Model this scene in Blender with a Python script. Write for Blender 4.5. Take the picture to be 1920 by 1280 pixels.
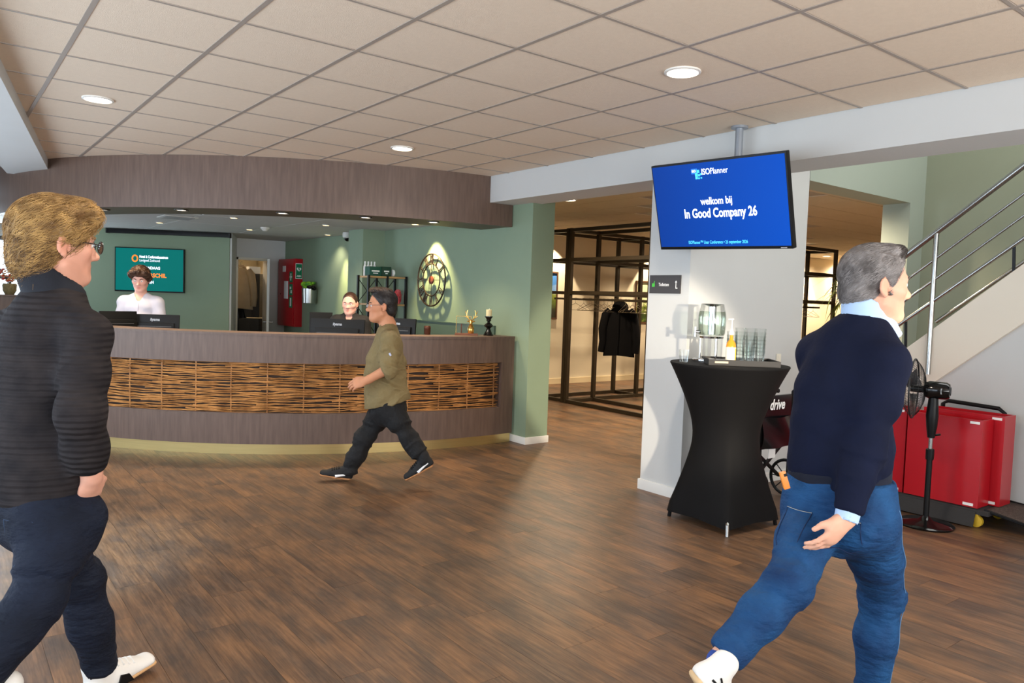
import bpy, bmesh, math, random
import numpy as np
from mathutils import Vector, Matrix
random.seed(7); np.random.seed(7)
S = bpy.context.scene
for o in list(bpy.data.objects): bpy.data.objects.remove(o)
COL = S.collection
EYE = 1.53
FP = 1417.2
CR = np.array([0.79268484, -0.60868848, 0.03389793])
CU = np.array([0.00665802, 0.06424446, 0.99791198])
CF = np.array([0.60959528, 0.79080401, -0.05497827])
# ---------------- camera, world, exposure, daylight
cd = bpy.data.cameras.new('camera'); cam = bpy.data.objects.new('camera', cd); COL.objects.link(cam)
cd.sensor_width = 36; cd.lens = FP/1920*36; cd.clip_start = 0.05; cd.clip_end = 200
cam.matrix_world = Matrix(((CR[0], CU[0], -CF[0], 0), (CR[1], CU[1], -CF[1], 0), (CR[2], CU[2], -CF[2], EYE), (0, 0, 0, 1)))
S.camera = cam
S.view_settings.view_transform = 'Standard'; S.view_settings.look = 'None'
S.view_settings.gamma = 1; S.view_settings.use_curve_mapping = False
S.view_settings.exposure = 0.1
S.cycles.transparent_max_bounces = 48
W = bpy.data.worlds.new('sky'); S.world = W; W.use_nodes = True
bgn = W.node_tree.nodes['Background']; bgn.inputs[0].default_value = (0.72, 0.85, 1.0, 1); bgn.inputs[1].default_value = 2.6
def area(name, loc, target, sx, sy, power, col, spread=180):
    l = bpy.data.lights.new(name, 'AREA'); l.shape = 'RECTANGLE'; l.size = sx; l.size_y = sy
    l.energy = power; l.color = col; l.spread = math.radians(spread)
    o = bpy.data.objects.new(name, l); COL.objects.link(o); o.location = loc
    o.rotation_euler = (Vector(target)-Vector(loc)).to_track_quat('-Z', 'Y').to_euler()
    return o
def spot(name, loc, target, power, col, angle=80, blend=0.6, size=0.05):
    l = bpy.data.lights.new(name, 'SPOT'); l.energy = power; l.color = col; l.spot_size = math.radians(angle)
    l.spot_blend = blend; l.shadow_soft_size = size
    o = bpy.data.objects.new(name, l); COL.objects.link(o); o.location = loc
    o.rotation_euler = (Vector(target)-Vector(loc)).to_track_quat('-Z', 'Y').to_euler()
    return o
DAY = (0.74, 0.86, 1.0); WARM = (1.0, 0.80, 0.56); SOFT = (1.0, 0.90, 0.78)
# daylight entering through the window bands (left wall, wall behind the viewer, far left window)
area('daylight_left_window', (-1.62, 4.6, 1.45), (2, 4.6, 2.2), 9.0, 2.1, 185, DAY)
area('daylight_rear_window', (2.0, -2.85, 1.5), (2.0, 1.2, 4.4), 6.3, 2.1, 300, (1.0, 0.95, 0.9), 150)
area('daylight_far_window', (0.1, 13.6, 1.5), (1.2, 9, 1.6), 2.2, 2.0, 95, (0.70, 0.85, 1.0))
spot('daylight_floor_patch', (-1.55, 4.3, 2.2), (0.12, 4.75, 0), 1100, (0.55, 0.80, 1.0), 36, 0.5, 0.15)  # added spot throwing a blue daylight patch on the left floor; no door here
spot('low_sun_rear_window', (0.9, -2.7, 1.7), (4.67, 4.05, 0.95), 2600, (1.0, 0.86, 0.66), 13, 0.5, 0.08)
area('stairwell_skylight', (7.4, 1.4, 5.1), (7.4, 1.6, 0), 1.6, 3.2, 100, (0.97, 0.98, 0.95))
# ---------------- helpers
def lin(c): return tuple(((v/255)/12.92 if v/255 <= 0.04045 else ((v/255+0.055)/1.055)**2.4) for v in c)
def ray(px, py): return CF + CR*(px-960)/FP + CU*(640-py)/FP
def at(px, py, X=None, Y=None, Z=None, D=None):
    d = ray(px, py)
    t = D if D is not None else X/d[0] if X is not None else Y/d[1] if Y is not None else (Z-EYE)/d[2]
    return np.array([0, 0, EYE]) + d*t
def proj(P):
    P = np.asarray(P, float)-np.array([0, 0, EYE]); d = P@CF
    return 960+FP*(P@CR)/d, 640-FP*(P@CU)/d, d
MATS = {}
def mat(name, rgb, rough=0.5, metal=0.0, var=0.0, scale=6.0, stretch=(1, 1, 1), bump=0.0, bscale=60.0, bstretch=None,
        emit=0.0, coat=0.0, sheen=0.0, spec=0.5, rgb2=None, rnd=0.0, trans=0.0, ior=1.45, sss=0.0, attr=None, detail=4, bdist=0.01):
    if name in MATS: return MATS[name]
    m = bpy.data.materials.new(name); m.use_nodes = True; MATS[name] = m
    nt = m.node_tree; b = nt.nodes['Principled BSDF']; N = nt.nodes.new; L = nt.links.new
    c = lin(rgb)+(1,)
    b.inputs['Base Color'].default_value = c; b.inputs['Roughness'].default_value = rough; b.inputs['Metallic'].default_value = metal
    b.inputs['Specular IOR Level'].default_value = spec; b.inputs['IOR'].default_value = ior
    if coat: b.inputs['Coat Weight'].default_value = coat; b.inputs['Coat Roughness'].default_value = 0.15
    if sheen: b.inputs['Sheen Weight'].default_value = sheen; b.inputs['Sheen Roughness'].default_value = 0.5
    if trans: b.inputs['Transmission Weight'].default_value = trans
    if sss:
        b.inputs['Subsurface Weight'].default_value = sss; b.inputs['Subsurface Radius'].default_value = (0.012, 0.005, 0.003)
    if emit:
        b.inputs['Emission Color'].default_value = c; b.inputs['Emission Strength'].default_value = emit
    tc = mp = None
    if var or bump:
        tc = N('ShaderNodeTexCoord'); mp = N('ShaderNodeMapping'); L(tc.outputs['Object'], mp.inputs['Vector']); mp.inputs['Scale'].default_value = stretch
    colout = None
    if var:
        n = N('ShaderNodeTexNoise'); n.inputs['Scale'].default_value = scale; n.inputs['Detail'].default_value = detail; L(mp.outputs[0], n.inputs['Vector'])
        if rnd:
            oi = N('ShaderNodeObjectInfo'); ad = N('ShaderNodeVectorMath'); ad.operation = 'MULTIPLY_ADD'
            cx = N('ShaderNodeCombineXYZ')
            for k in range(3): L(oi.outputs['Random'], cx.inputs[k])
            L(cx.outputs[0], ad.inputs[0]); ad.inputs[1].default_value = (37, 91, 53); L(mp.outputs[0], ad.inputs[2]); L(ad.outputs[0], n.inputs['Vector'])
        mx = N('ShaderNodeMix'); mx.data_type = 'RGBA'
        c2 = lin(rgb2) if rgb2 else tuple(v*(1-var) for v in c[:3])
        rp = N('ShaderNodeMapRange'); rp.inputs['From Min'].default_value = 0.3; rp.inputs['From Max'].default_value = 0.7; L(n.outputs['Fac'], rp.inputs['Value'])
        L(rp.outputs[0], mx.inputs['Factor']); mx.inputs['A'].default_value = c; mx.inputs['B'].default_value = tuple(c2)+(1,)
        colout = mx.outputs['Result']
    if attr:
        a = N('ShaderNodeAttribute'); a.attribute_name = attr; m2 = N('ShaderNodeMix'); m2.data_type = 'RGBA'; m2.blend_type = 'MULTIPLY'; m2.inputs['Factor'].default_value = 1
        if colout: L(colout, m2.inputs['A'])
        else: m2.inputs['A'].default_value = c
        L(a.outputs['Color'], m2.inputs['B']); colout = m2.outputs['Result']
    if colout: L(colout, b.inputs['Base Color'])
    if bump:
        n2 = N('ShaderNodeTexNoise'); n2.inputs['Scale'].default_value = bscale; n2.inputs['Detail'].default_value = 3
        mp2 = N('ShaderNodeMapping'); mp2.inputs['Scale'].default_value = bstretch or stretch; L(tc.outputs['Object'], mp2.inputs['Vector']); L(mp2.outputs[0], n2.inputs['Vector'])
        bp = N('ShaderNodeBump'); bp.inputs['Strength'].default_value = bump; bp.inputs['Distance'].default_value = bdist
        L(n2.outputs['Fac'], bp.inputs['Height']); L(bp.outputs[0], b.inputs['Normal'])
    return m
def glass_mat(name, tint=(250, 252, 251), refl=0.12):
    if name in MATS: return MATS[name]
    m = bpy.data.materials.new(name); m.use_nodes = True; MATS[name] = m; nt = m.node_tree; nt.nodes.clear()
    N = nt.nodes.new; L = nt.links.new
    o = N('ShaderNodeOutputMaterial'); t = N('ShaderNodeBsdfTransparent'); t.inputs[0].default_value = lin(tint)+(1,)
    g = N('ShaderNodeBsdfGlossy'); g.inputs['Roughness'].default_value = 0.04; mx = N('ShaderNodeMixShader')
    lw = N('ShaderNodeLayerWeight'); lw.inputs[0].default_value = 0.35; mr = N('ShaderNodeMapRange'); mr.inputs['To Min'].default_value = refl*0.25; mr.inputs['To Max'].default_value = 0.5
    L(lw.outputs['Fresnel'], mr.inputs['Value']); L(mr.outputs[0], mx.inputs[0]); L(t.outputs[0], mx.inputs[1]); L(g.outputs[0], mx.inputs[2]); L(mx.outputs[0], o.inputs[0])
    return m
ORG = {}
def tag(o, label=None, cat=None, group=None, kind=None):
    if label: o['label'] = label
    if cat: o['category'] = cat
    if group: o['group'] = group
    if kind: o['kind'] = kind
    return o
def thing(name, label, cat, loc=(0, 0, 0), group=None):
    o = bpy.data.objects.new(name, None); COL.objects.link(o); o.location = loc; o.empty_display_size = 0.1
    ORG[o.name] = np.array(loc, float)
    return tag(o, label, cat, group)
def link(name, me, parent=None, org=(0, 0, 0)):
    o = bpy.data.objects.new(name, me); COL.objects.link(o); o.location = org
    if parent is not None: o.parent = parent
    return o
class MB:
    def __init__(s): s.v = []; s.f = []
    def add(s, vs, fs):
        n = len(s.v); s.v += [tuple(map(float, p)) for p in vs]; s.f += [tuple(i+n for i in f) for f in fs]; return s
    def box(s, c, d, rz=0.0, bev=0.0, M=None):
        hx, hy, hz = d[0]/2, d[1]/2, d[2]/2
        if bev:
            bm = bmesh.new(); bmesh.ops.create_cube(bm, size=1)
            for v in bm.verts: v.co = Vector((v.co.x*d[0], v.co.y*d[1], v.co.z*d[2]))
            bmesh.ops.bevel(bm, geom=list(bm.edges), offset=bev, segments=2, affect='EDGES', profile=0.7)
            bm.verts.index_update(); vs = [tuple(v.co) for v in bm.verts]; fs = [tuple(v.index for v in f.verts) for f in bm.faces]; bm.free()
        else:
            vs = [(x, y, z) for x in (-hx, hx) for y in (-hy, hy) for z in (-hz, hz)]
            fs = [(0, 1, 3, 2), (4, 6, 7, 5), (0, 4, 5, 1), (2, 3, 7, 6), (0, 2, 6, 4), (1, 5, 7, 3)]
        a = np.array(vs)
        if M is not None: a = a@np.array(M).T
        if rz: cc, ss = math.cos(rz), math.sin(rz); a = a@np.array([[cc, ss, 0], [-ss, cc, 0], [0, 0, 1]])
        return s.add(a+np.array(c), fs)
    def span(s, x0, x1, y0, y1, z0, z1, bev=0): return s.box(((x0+x1)/2, (y0+y1)/2, (z0+z1)/2), (x1-x0, y1-y0, z1-z0), bev=bev)
    def tube(s, pts, r, n=8, cap=True, up=None):
        P = np.array(pts, float); R = np.broadcast_to(np.array(r, float), (len(P),))
        T = np.gradient(P, axis=0); T /= np.linalg.norm(T, axis=1)[:, None]+1e-12
        u = np.array(up if up is not None else ((0, 0, 1) if abs(T[0][2]) < 0.9 else (1, 0, 0)), float); vs = []
        for p, t, rr in zip(P, T, R):
            u = u-t*(u@t); u /= np.linalg.norm(u)+1e-12; w = np.cross(t, u)
            vs += [p+rr*(math.cos(2*math.pi*k/n)*u+math.sin(2*math.pi*k/n)*w) for k in range(n)]
        fs = [(i*n+k, i*n+(k+1) % n, (i+1)*n+(k+1) % n, (i+1)*n+k) for i in range(len(P)-1) for k in range(n)]
        if cap: fs += [tuple(range(n-1, -1, -1)), tuple((len(P)-1)*n+k for k in range(n))]
        return s.add(vs, fs)
    def bar(s, a, b, w, h=None):
        a = np.array(a, float); b = np.array(b, float); t = b-a; L = np.linalg.norm(t); t /= L
        u = np.array((0, 0, 1.)) if abs(t[2]) < 0.9 else np.array((1., 0, 0)); u = u-t*(u@t); u /= np.linalg.norm(u); w2 = np.cross(t, u)
        h = h or w
        return s.box((a+b)/2, (L, w, h), M=np.stack([t, w2, u], 1))
    def lathe(s, prof, c=(0, 0, 0), n=24, M=None, cap=True):
        vs = []; m = len(prof)
        for r, z in prof: vs += [(r*math.cos(2*math.pi*k/n), r*math.sin(2*math.pi*k/n), z) for k in range(n)]
        fs = [(i*n+k, i*n+(k+1) % n, (i+1)*n+(k+1) % n, (i+1)*n+k) for i in range(m-1) for k in range(n)]
        if cap: fs += [tuple(range(n-1, -1, -1)), tuple((m-1)*n+k for k in range(n))]
        a = np.array(vs)
        if M is not None: a = a@np.array(M).T
        return s.add(a+np.array(c), fs)
    def prism(s, poly, thick, M=np.eye(3), c=(0, 0, 0)):
        n = len(poly); a = np.array([(x, y, -thick/2) for x, y in poly]+[(x, y, thick/2) for x, y in poly])@np.array(M).T+np.array(c)
        return s.add(a, [tuple(range(n-1, -1, -1)), tuple(range(n, 2*n))]+[(i, (i+1) % n, n+(i+1) % n, n+i) for i in range(n)])
    def sweep_arc(s, cx, cy, prof, a0, a1, n=64):
        vs = []; m = len(prof)
        for i in range(n+1):
            a = math.radians(a0+(a1-a0)*i/n)
            vs += [(cx+r*math.cos(a), cy+r*math.sin(a), z) for r, z in prof]
        fs = [(i*m+k, i*m+(k+1) % m, (i+1)*m+(k+1) % m, (i+1)*m+k) for i in range(n) for k in range(m)]
        fs += [tuple(range(m-1, -1, -1)), tuple(n*m+k for k in range(m))]
        return s.add(vs, fs)
    def sphere(s, c, r, n=12, m=8, M=None):
        pr = [(math.sin(math.pi*i/m), -math.cos(math.pi*i/m)) for i in range(m+1)]; pr[0] = (1e-4, -1); pr[-1] = (1e-4, 1)
        r = np.broadcast_to(np.array(r, float), (3,)); MM = np.diag(r) if M is None else np.array(M)@np.diag(r)
        return s.lathe(pr, c, n, MM)
    def build(s, name, m, parent=None, smooth=40, local=False, org=None):
        a = np.array(s.v)
        o0 = np.zeros(3)
        if parent is not None and not local: a = a-ORG.get(parent.name, o0)
        if parent is None and org is None and not local: org = np.array([(a[:, 0].min()+a[:, 0].max())/2, (a[:, 1].min()+a[:, 1].max())/2, a[:, 2].min()])
        if parent is None and org is not None: a = a-np.array(org)
        me = bpy.data.meshes.new(name); me.from_pydata(a.tolist(), [], s.f)
        bm = bmesh.new(); bm.from_mesh(me); bmesh.ops.recalc_face_normals(bm, faces=bm.faces); bm.to_mesh(me); bm.free()
        if smooth:
            me.polygons.foreach_set('use_smooth', [True]*len(me.polygons)); me.set_sharp_from_angle(angle=math.radians(smooth))
        if m is not None: me.materials.append(m)
        o = link(name, me, parent, org if (parent is None and org is not None) else (0, 0, 0))
        if parent is None: ORG[o.name] = np.array(org if org is not None else o0)
        else: ORG[o.name] = ORG.get(parent.name, o0)
        return o
def copy_tree(o, loc, rz=None, label=None):
    c = o.copy(); COL.objects.link(c); c.location = loc
    if rz is not None: c.rotation_euler = (0, 0, rz)
    if label: c['label'] = label
    for ch in o.children:
        d = ch.copy(); COL.objects.link(d); d.parent = c
        for g in ch.children:
            e = g.copy(); COL.objects.link(e); e.parent = d
    return c
def text(body, size, m, parent, M, c, name='lettering', bold=0.0, align='CENTER', shear=0.0, depth=0.0006, sx=1.0):
    # flat print: letters as thin mesh laid on a surface; M columns = (right, up, normal)
    cu = bpy.data.curves.new('t', 'FONT'); cu.body = body; cu.size = size; cu.align_x = align; cu.align_y = 'CENTER'; cu.extrude = depth
    cu.offset = bold; cu.shear = shear; cu.resolution_u = 3
    ob = bpy.data.objects.new('t', cu); COL.objects.link(ob)
    me = bpy.data.meshes.new_from_object(ob.evaluated_get(bpy.context.evaluated_depsgraph_get()))
    bpy.data.objects.remove(ob); bpy.data.curves.remove(cu)
    a = np.empty(len(me.vertices)*3); me.vertices.foreach_get('co', a); a = a.reshape(-1, 3); a[:, 0] *= sx
    a = a@np.array(M).T+np.array(c)-ORG.get(parent.name, np.zeros(3)) if parent is not None else a@np.array(M).T+np.array(c)
    me.vertices.foreach_set('co', a.ravel()); me.materials.clear(); me.materials.append(m); me.update()
    return link(name, me, parent)
def struct(o): return tag(o, kind='structure')
# ---------------- materials
m_white = mat('white_plaster', (201, 202, 201), 0.75, var=0.03, scale=2, bump=0.04, bscale=160)
m_cream = mat('cream_plaster', (226, 214, 188), 0.75, var=0.04, scale=2)
m_green = mat('green_paint', (134, 152, 128), 0.7, var=0.04, scale=3, bump=0.04, bscale=180)
m_stairgreen = mat('pale_green_paint', (160, 166, 146), 0.7, var=0.04, scale=3)
m_tile = mat('ceiling_tile_fibre', (226, 207, 186), 0.9, var=0.04, scale=40, bump=0.25, bscale=220, rnd=1)
m_tbar = mat('ceiling_grid_metal', (158, 146, 136), 0.5)
m_ltile = mat('pale_ceiling_tile', (196, 194, 190), 0.9, var=0.04, scale=30, rnd=1)
m_lam = mat('grey_brown_wood_laminate', (110, 89, 78), 0.45, var=0.3, scale=5, stretch=(7, 7, 0.7), bump=0.08, bscale=14, bstretch=(12, 12, 0.6), rgb2=(94, 75, 66))
m_brass = mat('brushed_brass', (216, 192, 132), 0.3, 0.9, var=0.08, scale=3, stretch=(1, 1, 30), spec=0.5)
m_willow = mat('willow_rod', (206, 146, 86), 0.36, var=0.5, scale=9, rgb2=(140, 92, 50))
m_dark = mat('dark_recess_board', (62, 44, 32), 0.7)
m_blackp = mat('black_plastic', (12, 12, 13), 0.42, spec=0.3)
m_blackm = mat('black_metal', (26, 26, 27), 0.42, 0.3)
m_steel = mat('brushed_steel', (176, 176, 174), 0.25, 1.0)
m_chrome = mat('chrome', (215, 215, 215), 0.08, 1.0)
m_bronze = mat('bronzed_steel', (60, 50, 37), 0.45, 0.4, var=0.2, scale=4, stretch=(1, 1, 0.3))
m_red = mat('red_lacquer', (178, 14, 28), 0.32, var=0.06, scale=3, coat=0.2)
m_paper = mat('white_print', (238, 238, 236), 0.6)
m_oak = mat('light_oak', (190, 150, 100), 0.5, var=0.2, scale=4, stretch=(1, 8, 8))
m_lamp = mat('lamp_diffuser', (255, 240, 214), 0.4, emit=9.0)
m_lampw = mat('warm_lamp_diffuser', (255, 214, 150), 0.4, emit=9.0)
m_ring = mat('lamp_ring', (225, 222, 216), 0.4)
m_skirt = mat('white_skirting', (225, 224, 220), 0.5)
m_glass = glass_mat('clear_glass')
def floor_mat():
    m = bpy.data.materials.new('brown_vinyl_plank'); m.use_nodes = True; nt = m.node_tree; b = nt.nodes['Principled BSDF']; N = nt.nodes.new; L = nt.links.new
    ge = N('ShaderNodeNewGeometry'); oi = N('ShaderNodeObjectInfo'); cx = N('ShaderNodeCombineXYZ')
    for k in range(3): L(oi.outputs['Random'], cx.inputs[k])
    def noise(scale, st, detail, rnd):
        mp = N('ShaderNodeMapping'); mp.inputs['Scale'].default_value = st; L(ge.outputs['Position'], mp.inputs['Vector'])
        ad = N('ShaderNodeVectorMath'); ad.operation = 'MULTIPLY_ADD'; L(cx.outputs[0], ad.inputs[0]); ad.inputs[1].default_value = (rnd, rnd*1.7, rnd*0.6); L(mp.outputs[0], ad.inputs[2])
        n = N('ShaderNodeTexNoise'); n.inputs['Scale'].default_value = scale; n.inputs['Detail'].default_value = detail; n.inputs['Roughness'].default_value = 0.62; L(ad.outputs[0], n.inputs['Vector']); return n.outputs['Fac']
    def ramp(src, a, ca, c, cc, mid=None):
        r = N('ShaderNodeValToRGB'); r.color_ramp.elements[0].position = a; r.color_ramp.elements[0].color = lin(ca)+(1,); r.color_ramp.elements[1].position = c; r.color_ramp.elements[1].color = lin(cc)+(1,)
        L(src, r.inputs[0]); return r.outputs[0]
    base = ramp(noise(4.0, (1.5, 0.6, 1), 4, 60), 0.38, (92, 74, 62), 0.66, (138, 102, 72))
    streak = ramp(noise(16, (3.2, 0.16, 1), 4, 80), 0.34, (205, 200, 196), 0.64, (255, 252, 246))
    fine = ramp(noise(60, (2.4, 0.10, 1), 2, 90), 0.34, (200, 197, 194), 0.62, (255, 255, 255))
    def mul(a, c_, f=1.0):
        x = N('ShaderNodeMix'); x.data_type = 'RGBA'; x.blend_type = 'MULTIPLY'; x.inputs['Factor'].default_value = f; L(a, x.inputs['A']); L(c_, x.inputs['B']); return x.outputs['Result']
    col = mul(mul(base, streak), fine, 0.8)
    hs = N('ShaderNodeHueSaturation'); mr = N('ShaderNodeMapRange'); mr.inputs['To Min'].default_value = 0.92; mr.inputs['To Max'].default_value = 1.07; L(oi.outputs['Random'], mr.inputs['Value']); L(mr.outputs[0], hs.inputs['Value']); L(col, hs.inputs['Color'])
    L(hs.outputs[0], b.inputs['Base Color'])
    rr = N('ShaderNodeMapRange'); rr.inputs['To Min'].default_value = 0.34; rr.inputs['To Max'].default_value = 0.52; L(noise(16, (3, 0.2, 1), 3, 80), rr.inputs['Value']); L(rr.outputs[0], b.inputs['Roughness'])
    bp = N('ShaderNodeBump'); bp.inputs['Strength'].default_value = 0.12; bp.inputs['Distance'].default_value = 0.004; L(noise(60, (2.4, 0.1, 1), 3, 90), bp.inputs['Height']); L(bp.outputs[0], b.inputs['Normal'])
    b.inputs['Specular IOR Level'].default_value = 0.45
    return m
m_floor = floor_mat()
# ================= STRUCTURE =================
HC = 2.827
fl = MB().span(-2, 19.8, -3.2, 16, -0.12, -0.004).build('floor', m_dark); struct(fl)
def in_view(pts, mx=450):
    for p in pts:
        x, y, d = proj(p)
        if d > 0.3 and -mx < x < 1920+mx and -mx < y < 1280+mx: return True
    return False
planks = []
PW, PL = 0.184, 1.22
for i in range(-8, 106):
    off = random.random()*PL
    for j in range(-3, 12):
        x0 = i*PW; y0 = j*PL+off-PL
        if not in_view([(x0+a*PW, y0+b*PL, 0) for a in (0, .5, 1) for b in (0, .25, .5, .75, 1)]): continue
        d = proj((x0+PW/2, y0+PL/2, 0))[2]
        if x0 > 5 and y0 > 10.6 or y0 > 13.0 or x0 > 19: continue
        desk_back = math.hypot(x0-4.56, y0-10.455) < 3.0 and x0 < 4.9
        if desk_back: continue
        planks.append((d, x0, y0))
planks.sort()
g = 0.0012
pm = MB().span(0, PW-g, 0, PL-g, -0.004, 0).build('plank', m_floor, fl, local=True, smooth=0)
pme = pm.data; first = True; rest = MB()
for k, (d, x0, y0) in enumerate(planks):
    fo = ORG[fl.name]
    if k < 300:
        o = pm if first else pm.copy()
        if not first: COL.objects.link(o); o.parent = fl
        o.location = (x0-fo[0], y0-fo[1], -fo[2]); first = False
    else: rest.span(x0, x0+PW-g, y0, y0+PL-g, -0.004, 0)
if rest.v: tag(rest.build('far_planks', m_floor, fl, smooth=0), kind='stuff')
# ceiling with tiles
ce = MB().span(-2, 5.0, -3.2, 14.6, HC+0.012, HC+0.2).build('ceiling', m_tbar); struct(ce)
GX0, GY0, GS, GSY = 0.0028, 4.394, 0.6, 0.617
XB = 4.70
co = ORG[ce.name]
tcache = {}
def tile(x0, x1, y0, y1, zz, parent, m, bar=0.012, name='ceiling_tile'):
    key = (round(x1-x0, 3), round(y1-y0, 3), m.name)
    org = ORG[parent.name]
    if key not in tcache:
        w, h = x1-x0-2*bar, y1-y0-2*bar
        tcache[key] = MB().box((0, 0, 0.008), (w, h, 0.016)).build(name, m, parent, local=True, smooth=0); o = tcache[key]
    else:
        o = tcache[key].copy(); COL.objects.link(o); o.parent = parent
    o.location = ((x0+x1)/2-org[0], (y0+y1)/2-org[1], zz-org[2])
    return o
for i in range(-1, 8):
    for j in range(-9, 8):
        x0, x1 = GX0+i*GS, min(GX0+(i+1)*GS, XB)
        y0, y1 = GY0+j*GSY, GY0+(j+1)*GSY
        if x1-x0 < 0.05: continue
        if not in_view([(a, b, HC) for a in (x0, (x0+x1)/2, x1) for b in (y0, (y0+y1)/2, y1)], 400): continue
        if math.hypot((x0+x1)/2-5.10, (y0+y1)/2-11.04) < 4.0: continue
        tile(x0, x1, y0, y1, HC-0.004, ce, m_tile)
for i in range(0, 8):
    x = GX0+i*GS
    MB().span(x-0.012, x+0.012, -1.5, 9.3, HC-0.008, HC+0.012).build('grid_bar', m_tbar, ce, smooth=0)
for j in range(-8, 8):
    y = GY0+j*GSY
    MB().span(-0.6, XB, y-0.009, y+0.009, HC-0.007, HC+0.012).build('grid_bar', m_tbar, ce, smooth=0)
# beams
struct(MB().span(4.70, 5.12, -3.2, 6.9, 2.548, HC+0.1).build('beam_right', m_white))
bl = MB(); d = np.array((0.164, 0.986)); nrm = np.array((-0.986, 0.164)); a0 = np.array((0.33, 5.37))
q = [a0-d*6, a0+d*4.6, a0+d*4.6+nrm*0.42, a0-d*6+nrm*0.42]
bl.add([(p[0], p[1], z) for z in (2.718, HC+0.05) for p in q], [(3, 2, 1, 0), (4, 5, 6, 7), (0, 1, 5, 4), (1, 2, 6, 5), (2, 3, 7, 6), (3, 0, 4, 7)])
struct(bl.build('beam_left', m_white))
# outer walls with window openings (left and behind the viewer)
def wall_with_windows(name, along, fixed, a0, a1, z1, wins, t=0.2):
    b = MB()
    def sp(a, c, z0, z2):
        if along == 'Y': b.span(fixed-t, fixed, a, c, z0, z2)
        else: b.span(a, c, fixed-t, fixed, z0, z2)
    prev = a0
    for (w0, w1, z0, z2) in wins:
        sp(prev, w0, 0, z1); sp(w0, w1, 0, z0); sp(w0, w1, z2, z1); prev = w1
    sp(prev, a1, 0, z1)
    o = b.build(name, m_white); struct(o)
    return o
NW = [0]
m_frame = mat('dark_window_frame', (60, 66, 74), 0.4)
def window(along, fixed, w0, w1, z0, z1, nm=3):
    NW[0] += 1
    f = MB(); t = 0.06
    def bx(a0, a1, c0, c1, b):
        if along == 'Y': b.span(fixed-0.12, fixed-0.06, a0, a1, c0, c1)
        else: b.span(a0, a1, fixed-0.12, fixed-0.06, c0, c1)
    bx(w0, w1, z0, z0+t, f); bx(w0, w1, z1-t, z1, f)
    for k in range(nm+1):
        x = w0+(w1-w0-t)*k/nm; bx(x, x+t, z0+t, z1-t, f)
    bx(w0+t, w1-t, z0+(z1-z0)*0.62, z0+(z1-z0)*0.62+t, f)
    fr = f.build('window_%d' % NW[0], m_frame, smooth=0); struct(fr)
    for k in range(nm):
        p = MB(); a = w0+(w1-w0-t)*k/nm+t; c = w0+(w1-w0-t)*(k+1)/nm
        if along == 'Y': p.span(fixed-0.095, fixed-0.085, a, c, z0+t, z1-t)
        else: p.span(a, c, fixed-0.095, fixed-0.085, z0+t, z1-t)
        p.build('pane', m_glass, fr, smooth=0)
wall_with_windows('wall_left', 'Y', -1.8, -3.2, 14.5, 3.0, [(0.1, 9.1, 0.4, 2.5)]); window('Y', -1.8, 0.1, 9.1, 0.4, 2.5, 6)
wall_with_windows('wall_rear', 'X', -3.0, -2.0, 5.2, 3.0, [(-1.5, 4.8, 0.4, 2.6)]); window('X', -3.0, -1.5, 4.8, 0.4, 2.6, 5)
# far end wall with window, left of the television wall
b = MB(); b.span(-2, -0.9, 14.1, 14.3, 0, 2.6).span(-0.9, 2.2, 14.1, 14.3, 0, 0.5).span(-0.9, 2.2, 14.1, 14.3, 2.25, 2.6).span(2.0, 2.3, 14.1, 14.3, 0, 2.6)
struct(b.build('wall_far_left', m_white)); window('X', 14.3, -0.9, 2.0, 0.5, 2.25, 4)
# green pillar / clock wall, alcove walls
Xc = 5.0
struct(MB().span(Xc, 5.30, 6.20, 13.4, 0, 2.6).build('wall_clock', m_green))
struct(MB().span(4.985, 5.312, 6.185, 6.6, 0, 0.075, bev=0.004).build('baseboard_pillar', m_skirt))
struct(MB().span(4.67, 5.02, 9.45, 9.9, 0, 2.5).build('wall_pilaster', m_green))
struct(MB().span(2.9, 4.12, 13.16, 13.3, 0, 2.5).span(4.70, 5.02, 13.16, 13.3, 0, 2.5).span(4.12, 4.70, 13.16, 13.3, 2.10, 2.5).build('wall_back', m_white))
# television wall, turned towards the desk
tw1 = at(430, 500, D=11.9); tw0 = at(150, 500, D=11.65)
tdir = (tw1-tw0)[:2]; tdir /= np.linalg.norm(tdir); tn = np.array((tdir[1], -tdir[0]))
tang = math.atan2(tdir[1], tdir[0])
def tvw(s, off, z): # s metres left from right end, off towards viewer
    p = tw1[:2]-tdir*s+tn*off; return (p[0], p[1], z)
b = MB(); c = tvw(1.35, -0.06, 1.25); b.box(c, (2.7, 0.12, 2.5), rz=tang); struct(b.build('wall_television', m_green))
pA = np.array(tvw(0, -0.02, 0)); pB = np.array((4.12, 13.16, 0))
b = MB(); dd = pB[:2]-pA[:2]; LL = np.linalg.norm(dd); b.box(((pA[0]+pB[0])/2+0.0, (pA[1]+pB[1])/2, 1.25), (LL, 0.06, 2.5), rz=math.atan2(dd[1], dd[0])); struct(b.build('wall_niche', m_white))
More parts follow.
